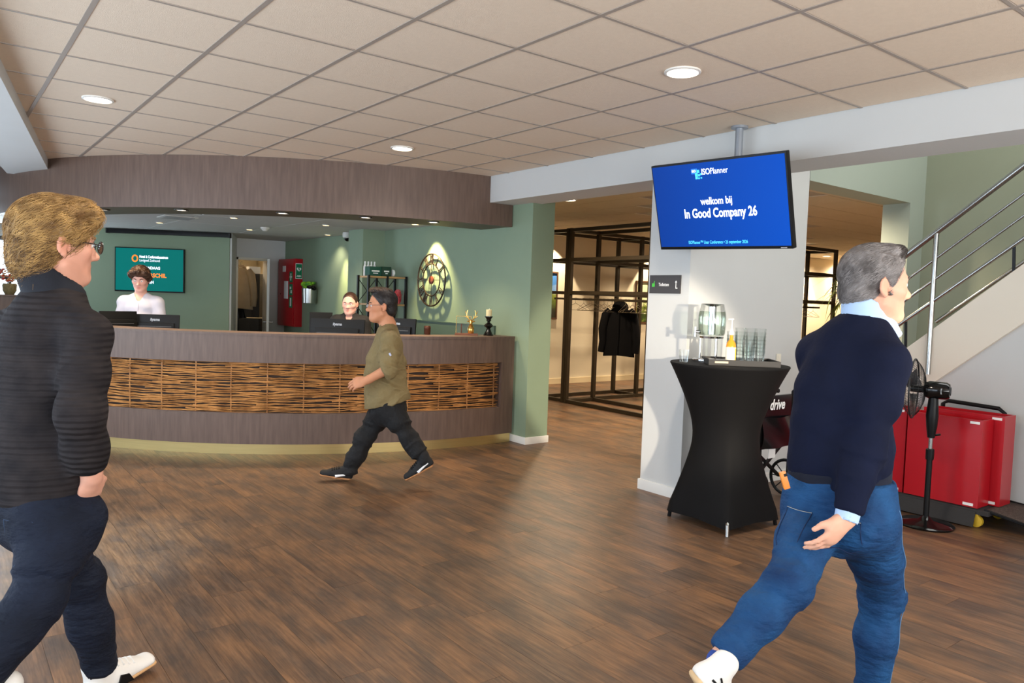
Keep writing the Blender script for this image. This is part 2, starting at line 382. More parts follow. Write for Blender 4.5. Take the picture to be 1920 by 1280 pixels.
# lower ceiling over the reception
zi = 2.424
_arc = [(5.10+4.42*math.cos(math.radians(a)), 11.04+4.42*math.sin(math.radians(a))) for a in np.linspace(268.6, 178, 40)]
ic = MB().prism(_arc+[(-1.8, 11.3), (-1.8, 14.3), (5.05, 14.3), (5.05, 6.63)], 0.108, c=(0, 0, zi+0.066)).build('ceiling_reception', m_ltile); struct(ic)
for i in range(-1, 5):
    for j in range(0, 6):
        x0, y0 = 0.2+i*1.2, 7.2+j*1.2
        x1 = min(x0+1.2, 5.0)
        if max(math.hypot(a-5.1, b_-11.04) for a in (x0, x1) for b_ in (y0, y0+1.2) if b_ < 11.04 or a == a and b_ < 11.0) > 4.4 if y0 < 11.0 else False: continue
        if x1-x0 > .1: tile(x0, x1, y0, y0+1.2, zi, ic, m_ltile, bar=0.006)
# wooden canopy over the desk
cn = thing('reception_canopy', 'curved grey-brown wooden canopy band hanging above the reception desk', 'canopy', (2.4, 7.4, 2.31))
MB().sweep_arc(5.10, 11.04, [(4.5, 2.315), (4.5, HC+0.01), (4.46, HC+0.01), (4.46, 2.315)], 176, 268.6, 90).build('fascia', m_lam, cn)
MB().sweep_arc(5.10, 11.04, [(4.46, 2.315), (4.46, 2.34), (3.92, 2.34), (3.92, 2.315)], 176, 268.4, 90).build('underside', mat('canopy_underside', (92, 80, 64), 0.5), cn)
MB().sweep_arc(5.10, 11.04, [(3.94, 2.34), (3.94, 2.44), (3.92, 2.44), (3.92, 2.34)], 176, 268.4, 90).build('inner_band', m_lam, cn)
# white pillar / wall
struct(MB().span(4.67, 5.08, 3.83, 4.25, 0, 2.56).build('pillar_white', m_white))
struct(MB().span(5.08, 5.12, 3.836, 4.25, 0, 2.56).span(5.12, 6.27, 3.836, 4.25, 0, 5.2).build('wall_middle', m_white))
struct(MB().span(4.655, 5.08, 3.815, 4.265, 0, 0.085, bev=0.004).build('baseboard_white_pillar', m_skirt))
struct(MB().span(5.08, 6.28, 3.822, 3.84, 0, 0.085).build('baseboard_middle', m_skirt))
# stair hall
m_hall = mat('pale_hall_paint', (214, 220, 212), 0.7)
struct(MB().span(6.27, 8.18, 3.83, 4.12, 2.69, 5.2).span(8.18, 8.6, 3.83, 4.12, 0, 5.2).build('wall_lintel', mat('lintel_paint', (168, 178, 166), 0.7)))
struct(MB().span(8.5, 8.65, -3.2, 3.83, 0, 5.2).build('wall_stair', m_stairgreen))
struct(MB().span(5.12, 8.6, -3.2, 4.1, 5.2, 5.3).build('ceiling_stair', m_white))
struct(MB().span(5.0, 5.12, -3.2, 4.0, 2.83, 5.3).build('wall_above_beam', m_white))
struct(MB().span(5.0, 8.6, -3.2, -3.0, 0, 5.3).build('wall_stair_rear', m_white))
# cloakroom
m_cloakceil = mat('warm_ceiling_tile', (206, 190, 166), 0.9, var=0.04, scale=30, rnd=1)
struct(MB().span(5.3, 19.6, 10.58, 10.7, 0, 3.0).build('wall_cloakroom', m_cream))
struct(MB().span(19.4, 19.6, 3.8, 10.6, 0, 3.0).build('wall_cloakroom_right', m_cream))
struct(MB().span(5.3, 19.4, 10.56, 10.582, 0, 0.1).build('baseboard_cloakroom', mat('cream_skirting', (214, 196, 160), 0.5)))
struct(MB().span(8.6, 19.4, 3.8, 4.1, 0, 3.0).build('wall_cloakroom_front', m_cream))
cc = MB().span(5.0, 19.6, 4.12, 10.7, 2.852, 2.95).build('ceiling_cloakroom', m_tbar); struct(cc)
nt_ = 0
for i in range(0, 24):
    for j in range(0, 11):
        x0, y0 = 5.12+i*0.6, 4.13+j*0.6
        if not in_view([(x0+a, y0+b_, 2.84) for a in (0, .6) for b_ in (0, .6)], 10): continue
        px = proj((x0+.3, y0+.3, 2.84))[0]
        if not (1010 < px < 1240 or 1500 < px < 1680): continue
        tile(x0, x0+0.6, y0, min(y0+0.6, 10.58), 2.842, cc, m_cloakceil, bar=0.006); nt_ += 1
# ================= FURNITURE AND THINGS =================
# ---- reception desk
DX, DY, DR = 4.56, 10.455, 4.08
A0, A1 = 196, 275.7
desk = thing('reception_desk', 'long curved wooden reception desk with woven willow band and brass plinth', 'reception desk', (2.8, 6.9, 0))
MB().sweep_arc(DX, DY, [(DR-0.03, 0), (DR-0.03, 0.1), (DR-0.06, 0.1), (DR-0.06, 0)], A0, A1, 80).build('plinth', m_brass, desk)
MB().sweep_arc(DX, DY, [(DR, 0.1), (DR, 0.385), (DR-0.03, 0.385), (DR-0.03, 0.1)], A0, A1, 80).build('lower_panel', m_lam, desk)
MB().sweep_arc(DX, DY, [(DR, 0.865), (DR, 1.118), (DR-0.03, 1.118), (DR-0.03, 0.865)], A0, A1, 80).build('upper_panel', m_lam, desk)
MB().sweep_arc(DX, DY, [(DR, 0.385), (DR, 0.865), (DR-0.1, 0.865), (DR-0.1, 0.385)], 273.3, A1, 4).build('end_panel', m_lam, desk)
MB().sweep_arc(DX, DY, [(DR-0.09, 0.36), (DR-0.09, 0.9), (DR-0.11, 0.9), (DR-0.11, 0.36)], A0, 273.4, 80).build('back_board', m_dark, desk)
MB().sweep_arc(DX, DY, [(DR-0.01, 0.385), (DR-0.01, 0.392), (DR-0.1, 0.392), (DR-0.1, 0.385)], A0, 273.3, 80).build('recess_ledge', m_lam, desk)
MB().sweep_arc(DX, DY, [(DR+0.006, 1.118), (DR+0.006, 1.14), (DR-0.34, 1.14), (DR-0.34, 1.118)], A0, A1, 80).build('counter_top', m_lam, desk)
MB().sweep_arc(DX, DY, [(DR-0.3, 0.70), (DR-0.3, 0.74), (DR-0.66, 0.74), (DR-0.66, 0.70)], 205, 268, 60).build('work_surface', mat('worktop', (120, 104, 92), 0.5), desk)
stp = 0.335/DR*180/math.pi; nst = int((273.0-A0)/stp)
stakes = [273.0-stp*(k+0.15) for k in range(nst)]
for a in stakes:
    t = math.radians(a); x, y = DX+(DR-0.045)*math.cos(t), DY+(DR-0.045)*math.sin(t)
    MB().tube([(x, y, 0.388), (x+random.uniform(-.004, .004), y, 0.62), (x, y, 0.864)], 0.0065, 6).build('stake', m_willow, desk)
wv = MB(); rows = 33
for k in range(rows):
    z0 = 0.398+k*(0.458/(rows-1)); a = A0-random.uniform(0, 8)
    while a < 272.5:
        ln = random.uniform(14, 26); e = min(a+ln, 272.9+random.uniform(-0.3, 0.3)); pts = []; rs = []; n = max(4, int((e-a)/1.1)); dz = random.uniform(-0.011, 0.011); ph = (k % 2)*math.pi; w1 = random.uniform(0, 6.28)
        rb = random.uniform(0.0058, 0.0078)
        for i in range(n+1):
            aa = a+(e-a)*i/n; s = (273.0-aa)/stp-0.15
            rr = DR-0.045+0.0115*math.cos(math.pi*s+ph)
            z = z0+dz*(i/n)*1.2+0.006*math.sin(aa*0.55+w1)+0.003*math.sin(aa*1.7+w1*2)
            t = math.radians(aa); pts.append((DX+rr*math.cos(t), DY+rr*math.sin(t), min(max(z, 0.394), 0.861))); rs.append(rb*(1-0.35*i/n))
        wv.tube(pts, rs, 5, cap=True)
        if e > 271.5: break
        a = e-random.uniform(1, 4)
tag(wv.build('willow_weave', m_willow, desk), kind='stuff')
# ---- lamps
def downlight(loc, r, label, group, power=30, col=SOFT, dm=None, angle=150, name='ceiling_lamp', target=None, blend=0.8, ring=None):
    t = thing(name, label, 'lamp', loc, group); x, y, z = loc
    MB().lathe([(r*1.18, z+0.004), (r*1.18, z-0.006), (r*1.02, z-0.01), (r, z-0.004), (r, z+0.004)], (x, y, 0), 28, cap=False).build('trim_ring', ring or m_ring, t)
    MB().lathe([(r*1.0, z+0.002), (r*1.0, z-0.003), (r*0.9, z-0.004)], (x, y, 0), 28).build('diffuser', dm or m_lamp, t)
    if power:
        o = spot('lamp_light', (0, 0, -0.02), (0, 0, -1) if target is None else tuple(np.array(target)-np.array(loc)), power, col, angle, blend, r*0.8); o.parent = t
    return t
LG = 'round ceiling lamps over the hall floor'
downlight((0.93, 6.0, HC-0.006), 0.085, 'round lit ceiling lamp beside the left white beam', LG, 70)
downlight((3.28, 5.92, HC-0.006), 0.085, 'round lit ceiling lamp just in front of the wooden canopy', LG, 80)
downlight((3.31, 2.83, HC-0.006), 0.085, 'round lit ceiling lamp nearest the blue television', LG, 150, (1.0, 0.86, 0.70))
for k, (x, y) in enumerate([(0.93, 2.85), (0.9, -0.6), (3.3, -0.6)]): # the grid goes on behind the viewer
    downlight((x, y, HC-0.006), 0.085, 'round ceiling lamp behind the viewer, %s' % ('beside the left windows', 'in the rear left corner', 'near the rear windows on the right')[k], LG, 60)
m_dring = mat('dark_lamp_ring', (40, 36, 32), 0.4)
dn = ['leftmost', 'second from left', 'third from left', 'fourth from left', 'fifth from left', 'sixth from left', 'rightmost']
m_lampd = mat('dim_lamp_diffuser', (255, 236, 205), 0.4, emit=1.2)
for k, a in enumerate([181, 190, 211.6, 224, 237.5, 246+2.2, 257.5]):
    t = math.radians(a); x, y = 5.10+4.33*math.cos(t), 11.04+4.33*math.sin(t)
    downlight((x, y, 2.313), 0.055, 'small recessed lamp under the canopy, %s of its row' % dn[k], 'lamps under the wooden canopy', 80 if k > 1 else 0, (1.0, 0.78, 0.50), m_lamp if k > 2 else m_lampd, 120, 'canopy_lamp', ring=m_dring)
names = ['above the counter monitor', 'in the middle tiles', 'nearest the niche door', 'over the middle desk', 'beside the dome camera', 'nearest the wall clock', 'near the far window']
for k, (x, y) in enumerate([(2.49, 11.2), (2.96, 9.52), (3.68, 11.1), (4.1, 9.38), (4.78, 10.86), (4.74, 8.18), (1.5, 11.0)]):
    downlight((x, y, zi-0.001), 0.04, 'small warm spot in the reception ceiling %s' % names[k], 'small spots in the reception ceiling', 26 if k != 5 else 0, WARM, m_lampw, 120, 'spot_lamp')
spot('clock_accent_light', (4.76, 8.12, zi-0.02), (5.0, 8.06, 1.5), 230, (1.0, 0.80, 0.38), 74, 0.75, 0.02)
spot('pilaster_accent_light', (4.66, 10.75, zi-0.02), (5.0, 10.45, 1.2), 150, (1.0, 0.80, 0.38), 60, 0.9, 0.03)
# ---- ceiling-hung television
M49 = np.array((4.363, 3.363, 2.24)); ty, tt, tr = 0.027, 0.281, -0.025
rgt = np.array((math.sin(ty), -math.cos(ty), 0)); nn = np.array((-math.cos(ty)*math.cos(tt), -math.sin(ty)*math.cos(tt), -math.sin(tt)))
upv = np.cross(nn, rgt); upv = upv if upv[2] > 0 else -upv
r2 = rgt*math.cos(tr)+upv*math.sin(tr); u2 = upv*math.cos(tr)-rgt*math.sin(tr); TM = np.stack([r2, u2, nn], 1)
def tvp(x, y, z=0): return M49+r2*x+u2*y+nn*z
tv = thing('television', 'black framed television on a ceiling pole showing a blue welcome screen', 'television', tuple(M49-np.array((0, 0, 0.4))))
w, h = 1.1, 0.63
MB().box(tvp(0, 0, -0.022), (w, h, 0.044), bev=0.006, M=TM).build('housing', m_blackp, tv)
m_blue = mat('blue_screen', (0, 52, 160), 0.5, emit=0.78, spec=0.15)
def blue_screen():
    nt = m_blue.node_tree; b = nt.nodes['Principled BSDF']; tc = nt.nodes.new('ShaderNodeTexCoord'); sp = nt.nodes.new('ShaderNodeSeparateXYZ'); r = nt.nodes.new('ShaderNodeValToRGB')
    nt.links.new(tc.outputs['Generated'], sp.inputs[0]); nt.links.new(sp.outputs['Y'], r.inputs[0])
    r.color_ramp.elements[0].color = lin((0, 86, 214))+(1,); r.color_ramp.elements[1].color = lin((0, 62, 166))+(1,)
    nt.links.new(r.outputs[0], b.inputs['Emission Color']); b.inputs['Base Color'].default_value = (0.0, 0.01, 0.05, 1)
blue_screen()
scr = MB().box(tvp(0, 0.004, 0.001), (w-0.022, h-0.036, 0.003), M=TM).build('screen', m_blue, tv)
m_tw = mat('screen_white_text', (240, 244, 255), 0.5, emit=0.95); m_tc = mat('screen_cyan_text', (70, 190, 240), 0.5, emit=0.8)
text('welkom bij', 0.072, m_tw, scr, TM, tvp(-0.005, 0.03, 0.004), bold=0.0012, sx=0.82)
text('In Good Company 26', 0.092, m_tw, scr, TM, tvp(0.01, -0.055, 0.004), bold=0.002, sx=0.74)
text('ISOPlanner\u2122 User Conference \u2022 25 september 2026', 0.032, m_tc, scr, TM, tvp(-0.03, -0.262, 0.004), bold=0.0004, sx=0.72)
text('ISO', 0.06, m_tw, scr, TM, tvp(-0.105, 0.235, 0.004), bold=0.0008, align='LEFT', sx=0.8)
text('Planner', 0.06, m_tw, scr, TM, tvp(-0.032, 0.235, 0.004), bold=0.0, align='LEFT', sx=0.8)
lg = MB()
lg.box(tvp(-0.165, 0.246, 0.003), (0.05, 0.036, 0.002), M=TM)
lg.build('logo_box', mat('screen_logo_blue', (30, 110, 220), 0.5, emit=0.9), scr)
text('ISO', 0.022, m_tw, scr, TM, tvp(-0.168, 0.246, 0.0045), bold=0.001)
lg = MB()
for (x, y, s) in [(-0.132, 0.243, .022), (-0.148, 0.222, .022), (-0.148, 0.2, .02), (-0.126, 0.216, .016), (-0.11, 0.222, .013), (-0.128, 0.195, .012), (-0.108, 0.196, .011)]: lg.box(tvp(x, y, 0.0045), (s, s, 0.002), M=TM)
lg.build('logo_squares', m_tc, scr)
MB().box(tvp(0.485, -0.306, 0.0012), (0.045, 0.006, 0.001), M=TM).build('maker_mark', mat('grey_print', (150, 150, 155), 0.5), tv)
MB().tube([(4.60, 3.385, HC+0.0), (4.60, 3.385, 2.2)], 0.028, 16).lathe([(0.06, HC-0.004), (0.06, HC-0.02), (0.03, HC-0.022)], (4.60, 3.385, 0), 20).build('pole', mat('grey_tube', (150, 156, 164), 0.35, 0.5), tv)
MB().box((4.53, 3.38, 2.26), (0.12, 0.16, 0.2)).build('bracket', m_blackm, tv)
# ---- Toiletten sign
sg = thing('toilet_sign', 'dark grey Toiletten direction sign on the white pillar', 'sign', (4.664, 4.07, 1.62))
MB().span(4.655, 4.669, 3.91, 4.225, 1.622, 1.768).build('plate', mat('anthracite_sign', (58, 54, 54), 0.45), sg)
SM = np.stack([(0, -1, 0), (0, 0, 1), (-1, 0, 0)], 1).astype(float)
text('Toiletten', 0.036, m_paper, sg, SM, (4.6545, 4.075, 1.692), bold=0.0006, sx=0.8)
MB().prism([(-.013, -.016), (.015, -.014), (.014, .014), (-.014, .012)], 0.002, SM, (4.6545, 4.185, 1.69)).build('green_apple', mat('apple_green', (70, 190, 60), 0.5), sg)
MB().prism([(-.004, 0), (.004, 0), (.008, .014), (.003, .016)], 0.002, SM, (4.6545, 4.178, 1.705)).build('apple_leaf', mat('apple_green', (70, 190, 60), 0.5), sg)
MB().prism([(-.003, -.03), (.016, -.03), (.016, -.023), (.003, -.023), (.003, .018), (.011, .018), (0, .033), (-.011, .018), (-.003, .018)], 0.002, SM, (4.6545, 3.95, 1.692)).build('arrow', m_paper, sg)
# ---- wall switch
sw = thing('light_switch', 'cream light switch on the white wall above the wheelchair', 'switch', (5.92, 3.83, 1.05))
MB().span(5.89, 5.95, 3.822, 3.836, 1.045, 1.135, bev=0.004).build('plate', mat('switch_cream', (230, 224, 208), 0.4), sw)
MB().span(5.9, 5.94, 3.818, 3.824, 1.06, 1.12, bev=0.002).build('rocker', mat('switch_cream', (230, 224, 208), 0.4), sw)
# ---- standing table with stretch cover
TX, TY, TZ = 4.50, 3.30, 1.13
tb = thing('standing_table', 'round standing table under a black stretch cover in front of the white pillar', 'table', (TX, TY, 0))
feet = [math.radians(a) for a in (222, 222+90, 222+180, 222+270)]
foot_r = 0.40
n, m = 72, 26; vs = []
for i in range(m+1):
    u = i/m; z = 0.075+(TZ-0.02-0.075)*u
    for k in range(n):
        a = 2*math.pi*k/n
        sq = 1/max(abs(math.cos(((a-feet[0]+math.pi/4) % (math.pi/2))-math.pi/4))*1.0, 1e-3)
        da = abs(((a-feet[0]+math.pi/4) % (math.pi/2))-math.pi/4)
        rs = foot_r*math.cos(math.pi/4)/math.cos(math.pi/4-da)      # square with corners at the feet
        ub = (1-u)
        waist = 0.195
        rb = waist+(rs-waist)*max(0, (ub-0.30)/0.70)**1.55
        rt = waist+(0.405-waist)*max(0, (u-0.42)/0.58)**1.5
        r = max(rb, rt) if (ub > 0.30 or u > 0.42) else waist
        r = math.log(math.exp(24*rb)+math.exp(24*rt))/24-0.012*math.exp(-((u-.5)/.2)**2)
        zz = z+(0.02*math.sin(math.pi*min(1, (math.pi/4-da)/(math.pi/4)))+0.0)*(ub**6)*(-1)*0+0.028*(1-abs(da)/(math.pi/4))*0*ub
        if i == 0: zz = 0.04+0.018*(da/(math.pi/4))
        vs.append((TX+r*math.cos(a), TY+r*math.sin(a), zz))
fs = [(i*n+k, i*n+(k+1) % n, (i+1)*n+(k+1) % n, (i+1)*n+k) for i in range(m) for k in range(n)]
m_cover = mat('black_stretch_fabric', (12, 11, 12), 0.75, var=0.1, scale=4, spec=0.2, bump=0.03, bscale=500)
cv = MB(); cv.add(vs, fs)
cv.lathe([(0.405, TZ-0.02), (0.412, TZ-0.008), (0.41, TZ), (0.001, TZ)], (TX, TY, 0), 72, cap=False)
cv.build('stretch_cover', m_cover, tb, smooth=60)
MB().lathe([(0.39, TZ-0.03), (0.39, TZ-0.006)], (TX, TY, 0), 48).build('tabletop', m_blackp, tb)
for a in feet:
    fr0 = foot_r if a == feet[0] else foot_r-0.03
    x, y = TX+fr0*math.cos(a), TY+fr0*math.sin(a)
    MB().tube([(x, y, 0.0), (x-0.012*math.cos(a), y-0.012*math.sin(a), 0.075)], 0.013, 12).build('foot', m_steel if a == feet[0] else m_cover, tb)
    MB().tube([(x-0.015*math.cos(a), y-0.015*math.sin(a), 0.07), (TX, TY, 0.30)], 0.013, 8).build('leg', m_steel, tb)
MB().tube([(TX, TY, 0.28), (TX, TY, TZ-0.03)], 0.02, 10).build('column', m_steel, tb)
# things on the table; local axes: u along the image right, v away
ur = np.array((0.80, -0.60, 0)); uv = np.array((0.60, 0.80, 0))
def tp(a, b, z=0): return np.array((TX, TY, TZ))+ur*a+uv*b+np.array((0, 0, z))
UM = np.stack([ur, uv, (0, 0, 1)], 1)
# tray
tc0 = tp(0.055, -0.06, 0.001)
tr_ = thing('serving_tray', 'black rectangular serving tray with cut-out handle on the standing table', 'tray', tuple(tc0))
ang = math.radians(-6); RM = UM@np.array([[math.cos(ang), -math.sin(ang), 0], [math.sin(ang), math.cos(ang), 0], [0, 0, 1]])
b = MB(); b.box(tc0+np.array((0, 0, 0.005)), (0.48, 0.33, 0.01), M=RM)
for (dx, dy, sx, sy) in [(0, .16, .48, .012), (0, -.16, .48, .012), (.235, 0, .012, .31), (-.235, 0, .012, .31)]: b.box(tc0+RM@np.array((dx, dy, 0.022)), (sx, sy, 0.034), M=RM)
b.build('tray_body', mat('matt_black_wood', (32, 30, 30), 0.6), tr_)
MB().box(tc0+RM@np.array((-0.155, -0.167, 0.022)), (0.09, 0.004, 0.014), bev=0.0015, M=RM).build('handle_slot', mat('pale_slot', (188, 170, 146), 0.6), tr_)
# drink dispenser
dc = tp(-0.105, 0.115, 0)
dd_ = thing('drink_dispenser', 'glass drink dispenser with steel core on a chrome stand', 'dispenser', tuple(dc))
m_water = glass_mat('pale_water', (240, 247, 240), 0.05)
x, y, z = dc
MB().lathe([(0.125, z), (0.125, z+0.02), (0.118, z+0.026), (0.02, z+0.028)], (x, y, 0), 32).build('drip_base', m_chrome, dd_)
for k in range(3):
    a = 2.2+k*2.094; MB().tube([(x+0.075*math.cos(a), y+0.075*math.sin(a), z+0.02), (x+0.075*math.cos(a), y+0.075*math.sin(a), z+0.18)], 0.007, 10).build('stand_leg', m_chrome, dd_)
MB().lathe([(0.03, z+0.17), (0.085, z+0.172), (0.088, z+0.186), (0.03, z+0.188)], (x, y, 0), 32).build('stand_ring', m_chrome, dd_)
MB().lathe([(0.02, z+0.19), (0.088, z+0.192), (0.096, z+0.21), (0.1, z+0.31), (0.096, z+0.35), (0.085, z+0.395), (0.08, z+0.42)], (x, y, 0), 36, cap=False).build('glass_jar', m_glass, dd_)
MB().lathe([(0.001, z+0.194), (0.085, z+0.196), (0.092, z+0.212), (0.096, z+0.31), (0.09, z+0.365), (0.001, z+0.365)], (x, y, 0), 36, cap=False).build('water', m_water, dd_)
MB().lathe([(0.028, z+0.2), (0.028, z+0.40), (0.08, z+0.42), (0.001, z+0.421)], (x, y, 0), 24).build('steel_core', m_chrome, dd_)
tpv = dc-uv*0.0-ur*0.10
MB().tube([tpv+ur*0.02+np.array((0, 0, .215)), tpv-ur*0.02+np.array((0, 0, .215))], 0.012, 12).tube([tpv-ur*0.018+np.array((0, 0, .25)), tpv-ur*0.018+np.array((0, 0, .18))], 0.009, 10).build('tap', m_chrome, dd_)
# syrup bottle
bc = tp(-0.03, -0.12, 0.012)
sb = thing('syrup_bottle', 'amber syrup bottle with white pump and cream label on the tray', 'bottle', tuple(bc)); x, y, z = bc
MB().lathe([(0.03, z), (0.034, z+0.004), (0.034, z+0.115), (0.03, z+0.14), (0.013, z+0.165), (0.011, z+0.2)], (x, y, 0), 24).build('glass_body', mat('amber_syrup', (222, 140, 40), 0.15, spec=0.6), sb)
MB().lathe([(0.0346, z+0.008), (0.0346, z+0.112)], (x, y, 0), 24, cap=False).build('label', mat('cream_label', (236, 226, 206), 0.6), sb)
b = MB()
pts = [(math.cos(a), math.sin(a)) for a in np.linspace(-0.9, -0.1, 7)]
for zz in (z+0.02, z+0.104): b.add([(x+0.0349*(ur[0]*c_+uv[0]*s_), y+0.0349*(ur[1]*c_+uv[1]*s_), zz) for c_, s_ in pts], [])
b.f = [(i, i+1, i+8, i+7) for i in range(6)]; b.build('label_stripe', mat('yellow_label', (240, 200, 30), 0.6), sb)
MB().lathe([(0.015, z+0.197), (0.015, z+0.215), (0.010, z+0.225), (0.008, z+0.24)], (x, y, 0), 16).tube([(x, y, z+0.23), (x, y, z+0.30)], 0.004, 8).tube([np.array((x, y, z+0.303))-ur*0.026, np.array((x, y, z+0.306)), np.array((x, y, z+0.306))+ur*0.01], 0.005, 8).build('pump', mat('white_pump', (238, 236, 230), 0.4), sb)
# glasses: one prototype, copied into stacks
def tumbler(c, label, group):
    t = tag(MB().lathe([(0.001, 0.003), (0.026, 0.003), (0.0275, 0.001), (0.033, 0.05), (0.0375, 0.088), (0.0365, 0.0885)], (0, 0, 0), 20, cap=False).build('drinking_glass', m_glass, local=True), label, 'glass', group); t.location = c; return t
g0 = None
stk = [((0.02, 0.03), 6, 'rear left'), ((0.07, -0.0), 7, 'rear middle'), ((0.095, -0.09), 4, 'short front'), ((0.14, -0.01), 7, 'middle right'), ((0.205, -0.03), 7, 'rightmost')]
for (a, b_), nn_, nm in stk:
    for k in range(nn_):
        c = tuple(tp(a, b_, 0.012+k*0.026))
        lb = 'clear drinking glass, %s from the bottom of the %s stack on the tray' % (('first', 'second', 'third', 'fourth', 'fifth', 'sixth', 'seventh')[k], nm)
        if g0 is None: g0 = tumbler(c, lb, 'stacked glasses, %s stack' % nm)
        else:
            o = g0.copy(); COL.objects.link(o); o.location = c; o['label'] = lb; o['group'] = 'stacked glasses, %s stack' % nm
o = g0.copy(); COL.objects.link(o); o.location = tuple(tp(-0.33, -0.02, 0.001)); o['label'] = 'single empty drinking glass left of the dispenser'; o['group'] = 'loose glasses'
# ---- wheelchair behind the table
wc = thing('wheelchair', 'folded black wheelchair with drive lettering behind the standing table', 'wheelchair', (5.30, 3.50, 0))
wx, wy = 5.30, 3.42
m_vinyl = mat('black_vinyl', (18, 18, 20), 0.22, bump=0.1, bscale=9, var=0.1)
b = MB(); gx = 18; gz = 14; vs = []
for j in range(gz+1):
    for i in range(gx+1):
        u, v = i/gx-0.5, j/gz; vs.append((wx+u*0.40, wy-0.02-0.03*math.cos(u*math.pi)*(1-0.3*v)+0.012*math.sin(7*u+5*v), 0.44+v*0.24))
b.add(vs, [(j*(gx+1)+i, j*(gx+1)+i+1, (j+1)*(gx+1)+i+1, (j+1)*(gx+1)+i) for j in range(gz) for i in range(gx)]); b.build('back_pocket', m_vinyl, wc)
b = MB(); b.box((wx, wy+0.01, 0.64), (0.42, 0.03, 0.42), bev=0.01); b.build('backrest', m_vinyl, wc)
WM = np.stack([(1, 0, 0), (0, 0, 1), (0, -1, 0)], 1).astype(float)
text('drive', 0.115, m_paper, wc, WM, (wx-0.01, wy-0.012, 0.775), bold=0.003, shear=0.25, sx=0.86)
for s in (-1, 1):
    x = wx+s*0.215
    MB().tube([(x, wy, 0.12), (x, wy, 0.87), (x, wy-0.03, 0.9), (x, wy-0.13, 0.91)], 0.011, 10).build('back_post', m_blackm, wc)
    MB().tube([(x, wy-0.06, 0.908), (x, wy-0.15, 0.912)], 0.016, 10).build('push_grip', m_blackp, wc)
    MB().tube([(x, wy+0.02, 0.5), (x, wy+0.24, 0.5), (x, wy+0.27, 0.47), (x, wy+0.27, 0.15)], 0.011, 10).build('side_frame', m_blackm, wc)
    wh = MB(); c = np.array((x+s*0.035, wy+0.04, 0.155))
    wh.tube([c+0.142*np.array((0, math.cos(a), math.sin(a))) for a in np.linspace(0, 2*math.pi, 33)], 0.013, 8, cap=False, up=(1, 0, 0)); wpo = wh.build('wheel', m_blackp, wc)
    sp_ = MB()
    for k in range(8): a = k*math.pi/4; sp_.tube([c, c+0.14*np.array((0, math.cos(a), math.sin(a)))], 0.005, 5)
    sp_.tube([c-np.array((.02, 0, 0)), c+np.array((.02, 0, 0))], 0.022, 12); sp_.build('spokes', m_blackm, wpo)
    c = np.array((x, wy+0.26, 0.075)); MB().lathe([(0.045, -.014), (0.075, -.012), (0.075, .012), (0.045, .014)], c, 20, M=np.array([[0, 0, 1], [1, 0, 0], [0, 1, 0]])).build('caster', m_blackp, wc)
MB().bar((wx-0.2, wy+0.06, 0.17), (wx+0.2, wy+0.06, 0.44), 0.022).bar((wx+0.2, wy+0.08, 0.17), (wx-0.2, wy+0.08, 0.44), 0.022).build('cross_brace', m_blackm, wc)
MB().box((wx-0.05, wy-0.01, 0.40), (0.09, 0.006, 0.09)).build('care_label', m_paper, wc)
# ---- pedestal fan
fx, fy = 5.72, 2.43
fan = thing('pedestal_fan', 'black pedestal fan standing before the red boxes', 'fan', (fx, fy, 0))
MB().lathe([(0.185, 0.0), (0.19, 0.012), (0.17, 0.025), (0.05, 0.04), (0.02, 0.07)], (fx, fy, 0), 40).build('base', mat('gloss_black', (14, 13, 13), 0.12), fan)
MB().tube([(fx, fy, 0.04), (fx, fy, 0.53)], 0.02, 14).lathe([(0.026, 0.48), (0.028, 0.5), (0.028, 0.555), (0.022, 0.56)], (fx, fy, 0), 16).build('lower_tube', m_blackp, fan)
MB().tube([(fx, fy, 0.5), (fx, fy, 0.68)], 0.014, 14).build('inner_tube', m_steel, fan)
MB().tube([(fx, fy, 0.64), (fx, fy, 0.72), (fx-.004, fy, 0.8), (fx, fy, 0.9), (fx, fy, 0.95)], [0.024, 0.036, 0.042, 0.034, 0.03], 14).tube([(fx+.02, fy-.02, .66), (fx+.05, fy-.04, .665)], 0.008, 8).build('control_neck', m_blackp, fan)
fdir = -ur*0.80+uv*0.60; fdir = fdir/np.linalg.norm(fdir); hc = np.array((fx, fy, 0.985))
fr_ = np.cross(fdir, (0, 0, 1)); fr_ /= np.linalg.norm(fr_); fu = np.cross(fr_, fdir); FM = np.stack([fr_, fu, fdir], 1)
MB().lathe([(0.02, -0.105), (0.05, -0.10), (0.062, -0.08), (0.064, 0.03), (0.05, 0.06), (0.02, 0.07)], hc, 24, M=FM).build('motor', mat('gloss_black', (14, 13, 13), 0.12), fan)
MB().lathe([(0.001, -0.108), (0.03, -0.107), (0.032, -0.1)], hc, 20, M=FM).build('motor_cap', mat('dark_grey_plastic', (46, 46, 48), 0.5), fan)
MB().box(hc+FM@np.array((0.0, 0.0, -0.03))-np.array((0, 0, 0.0))+ (-uv*0.062), (0.045, 0.004, 0.04), M=UM).build('rating_label', mat('label_grey', (150, 156, 160), 0.5), fan)
gc = hc+fdir*0.13; gr = 0.215
m_wire = mat('black_wire', (30, 30, 32), 0.45)
MB().tube([gc+FM@np.array((gr*math.cos(a), gr*math.sin(a), 0)) for a in np.linspace(0, 2*math.pi, 49)], 0.006, 6, cap=False, up=tuple(fdir)).build('guard_ring', m_wire, fan)
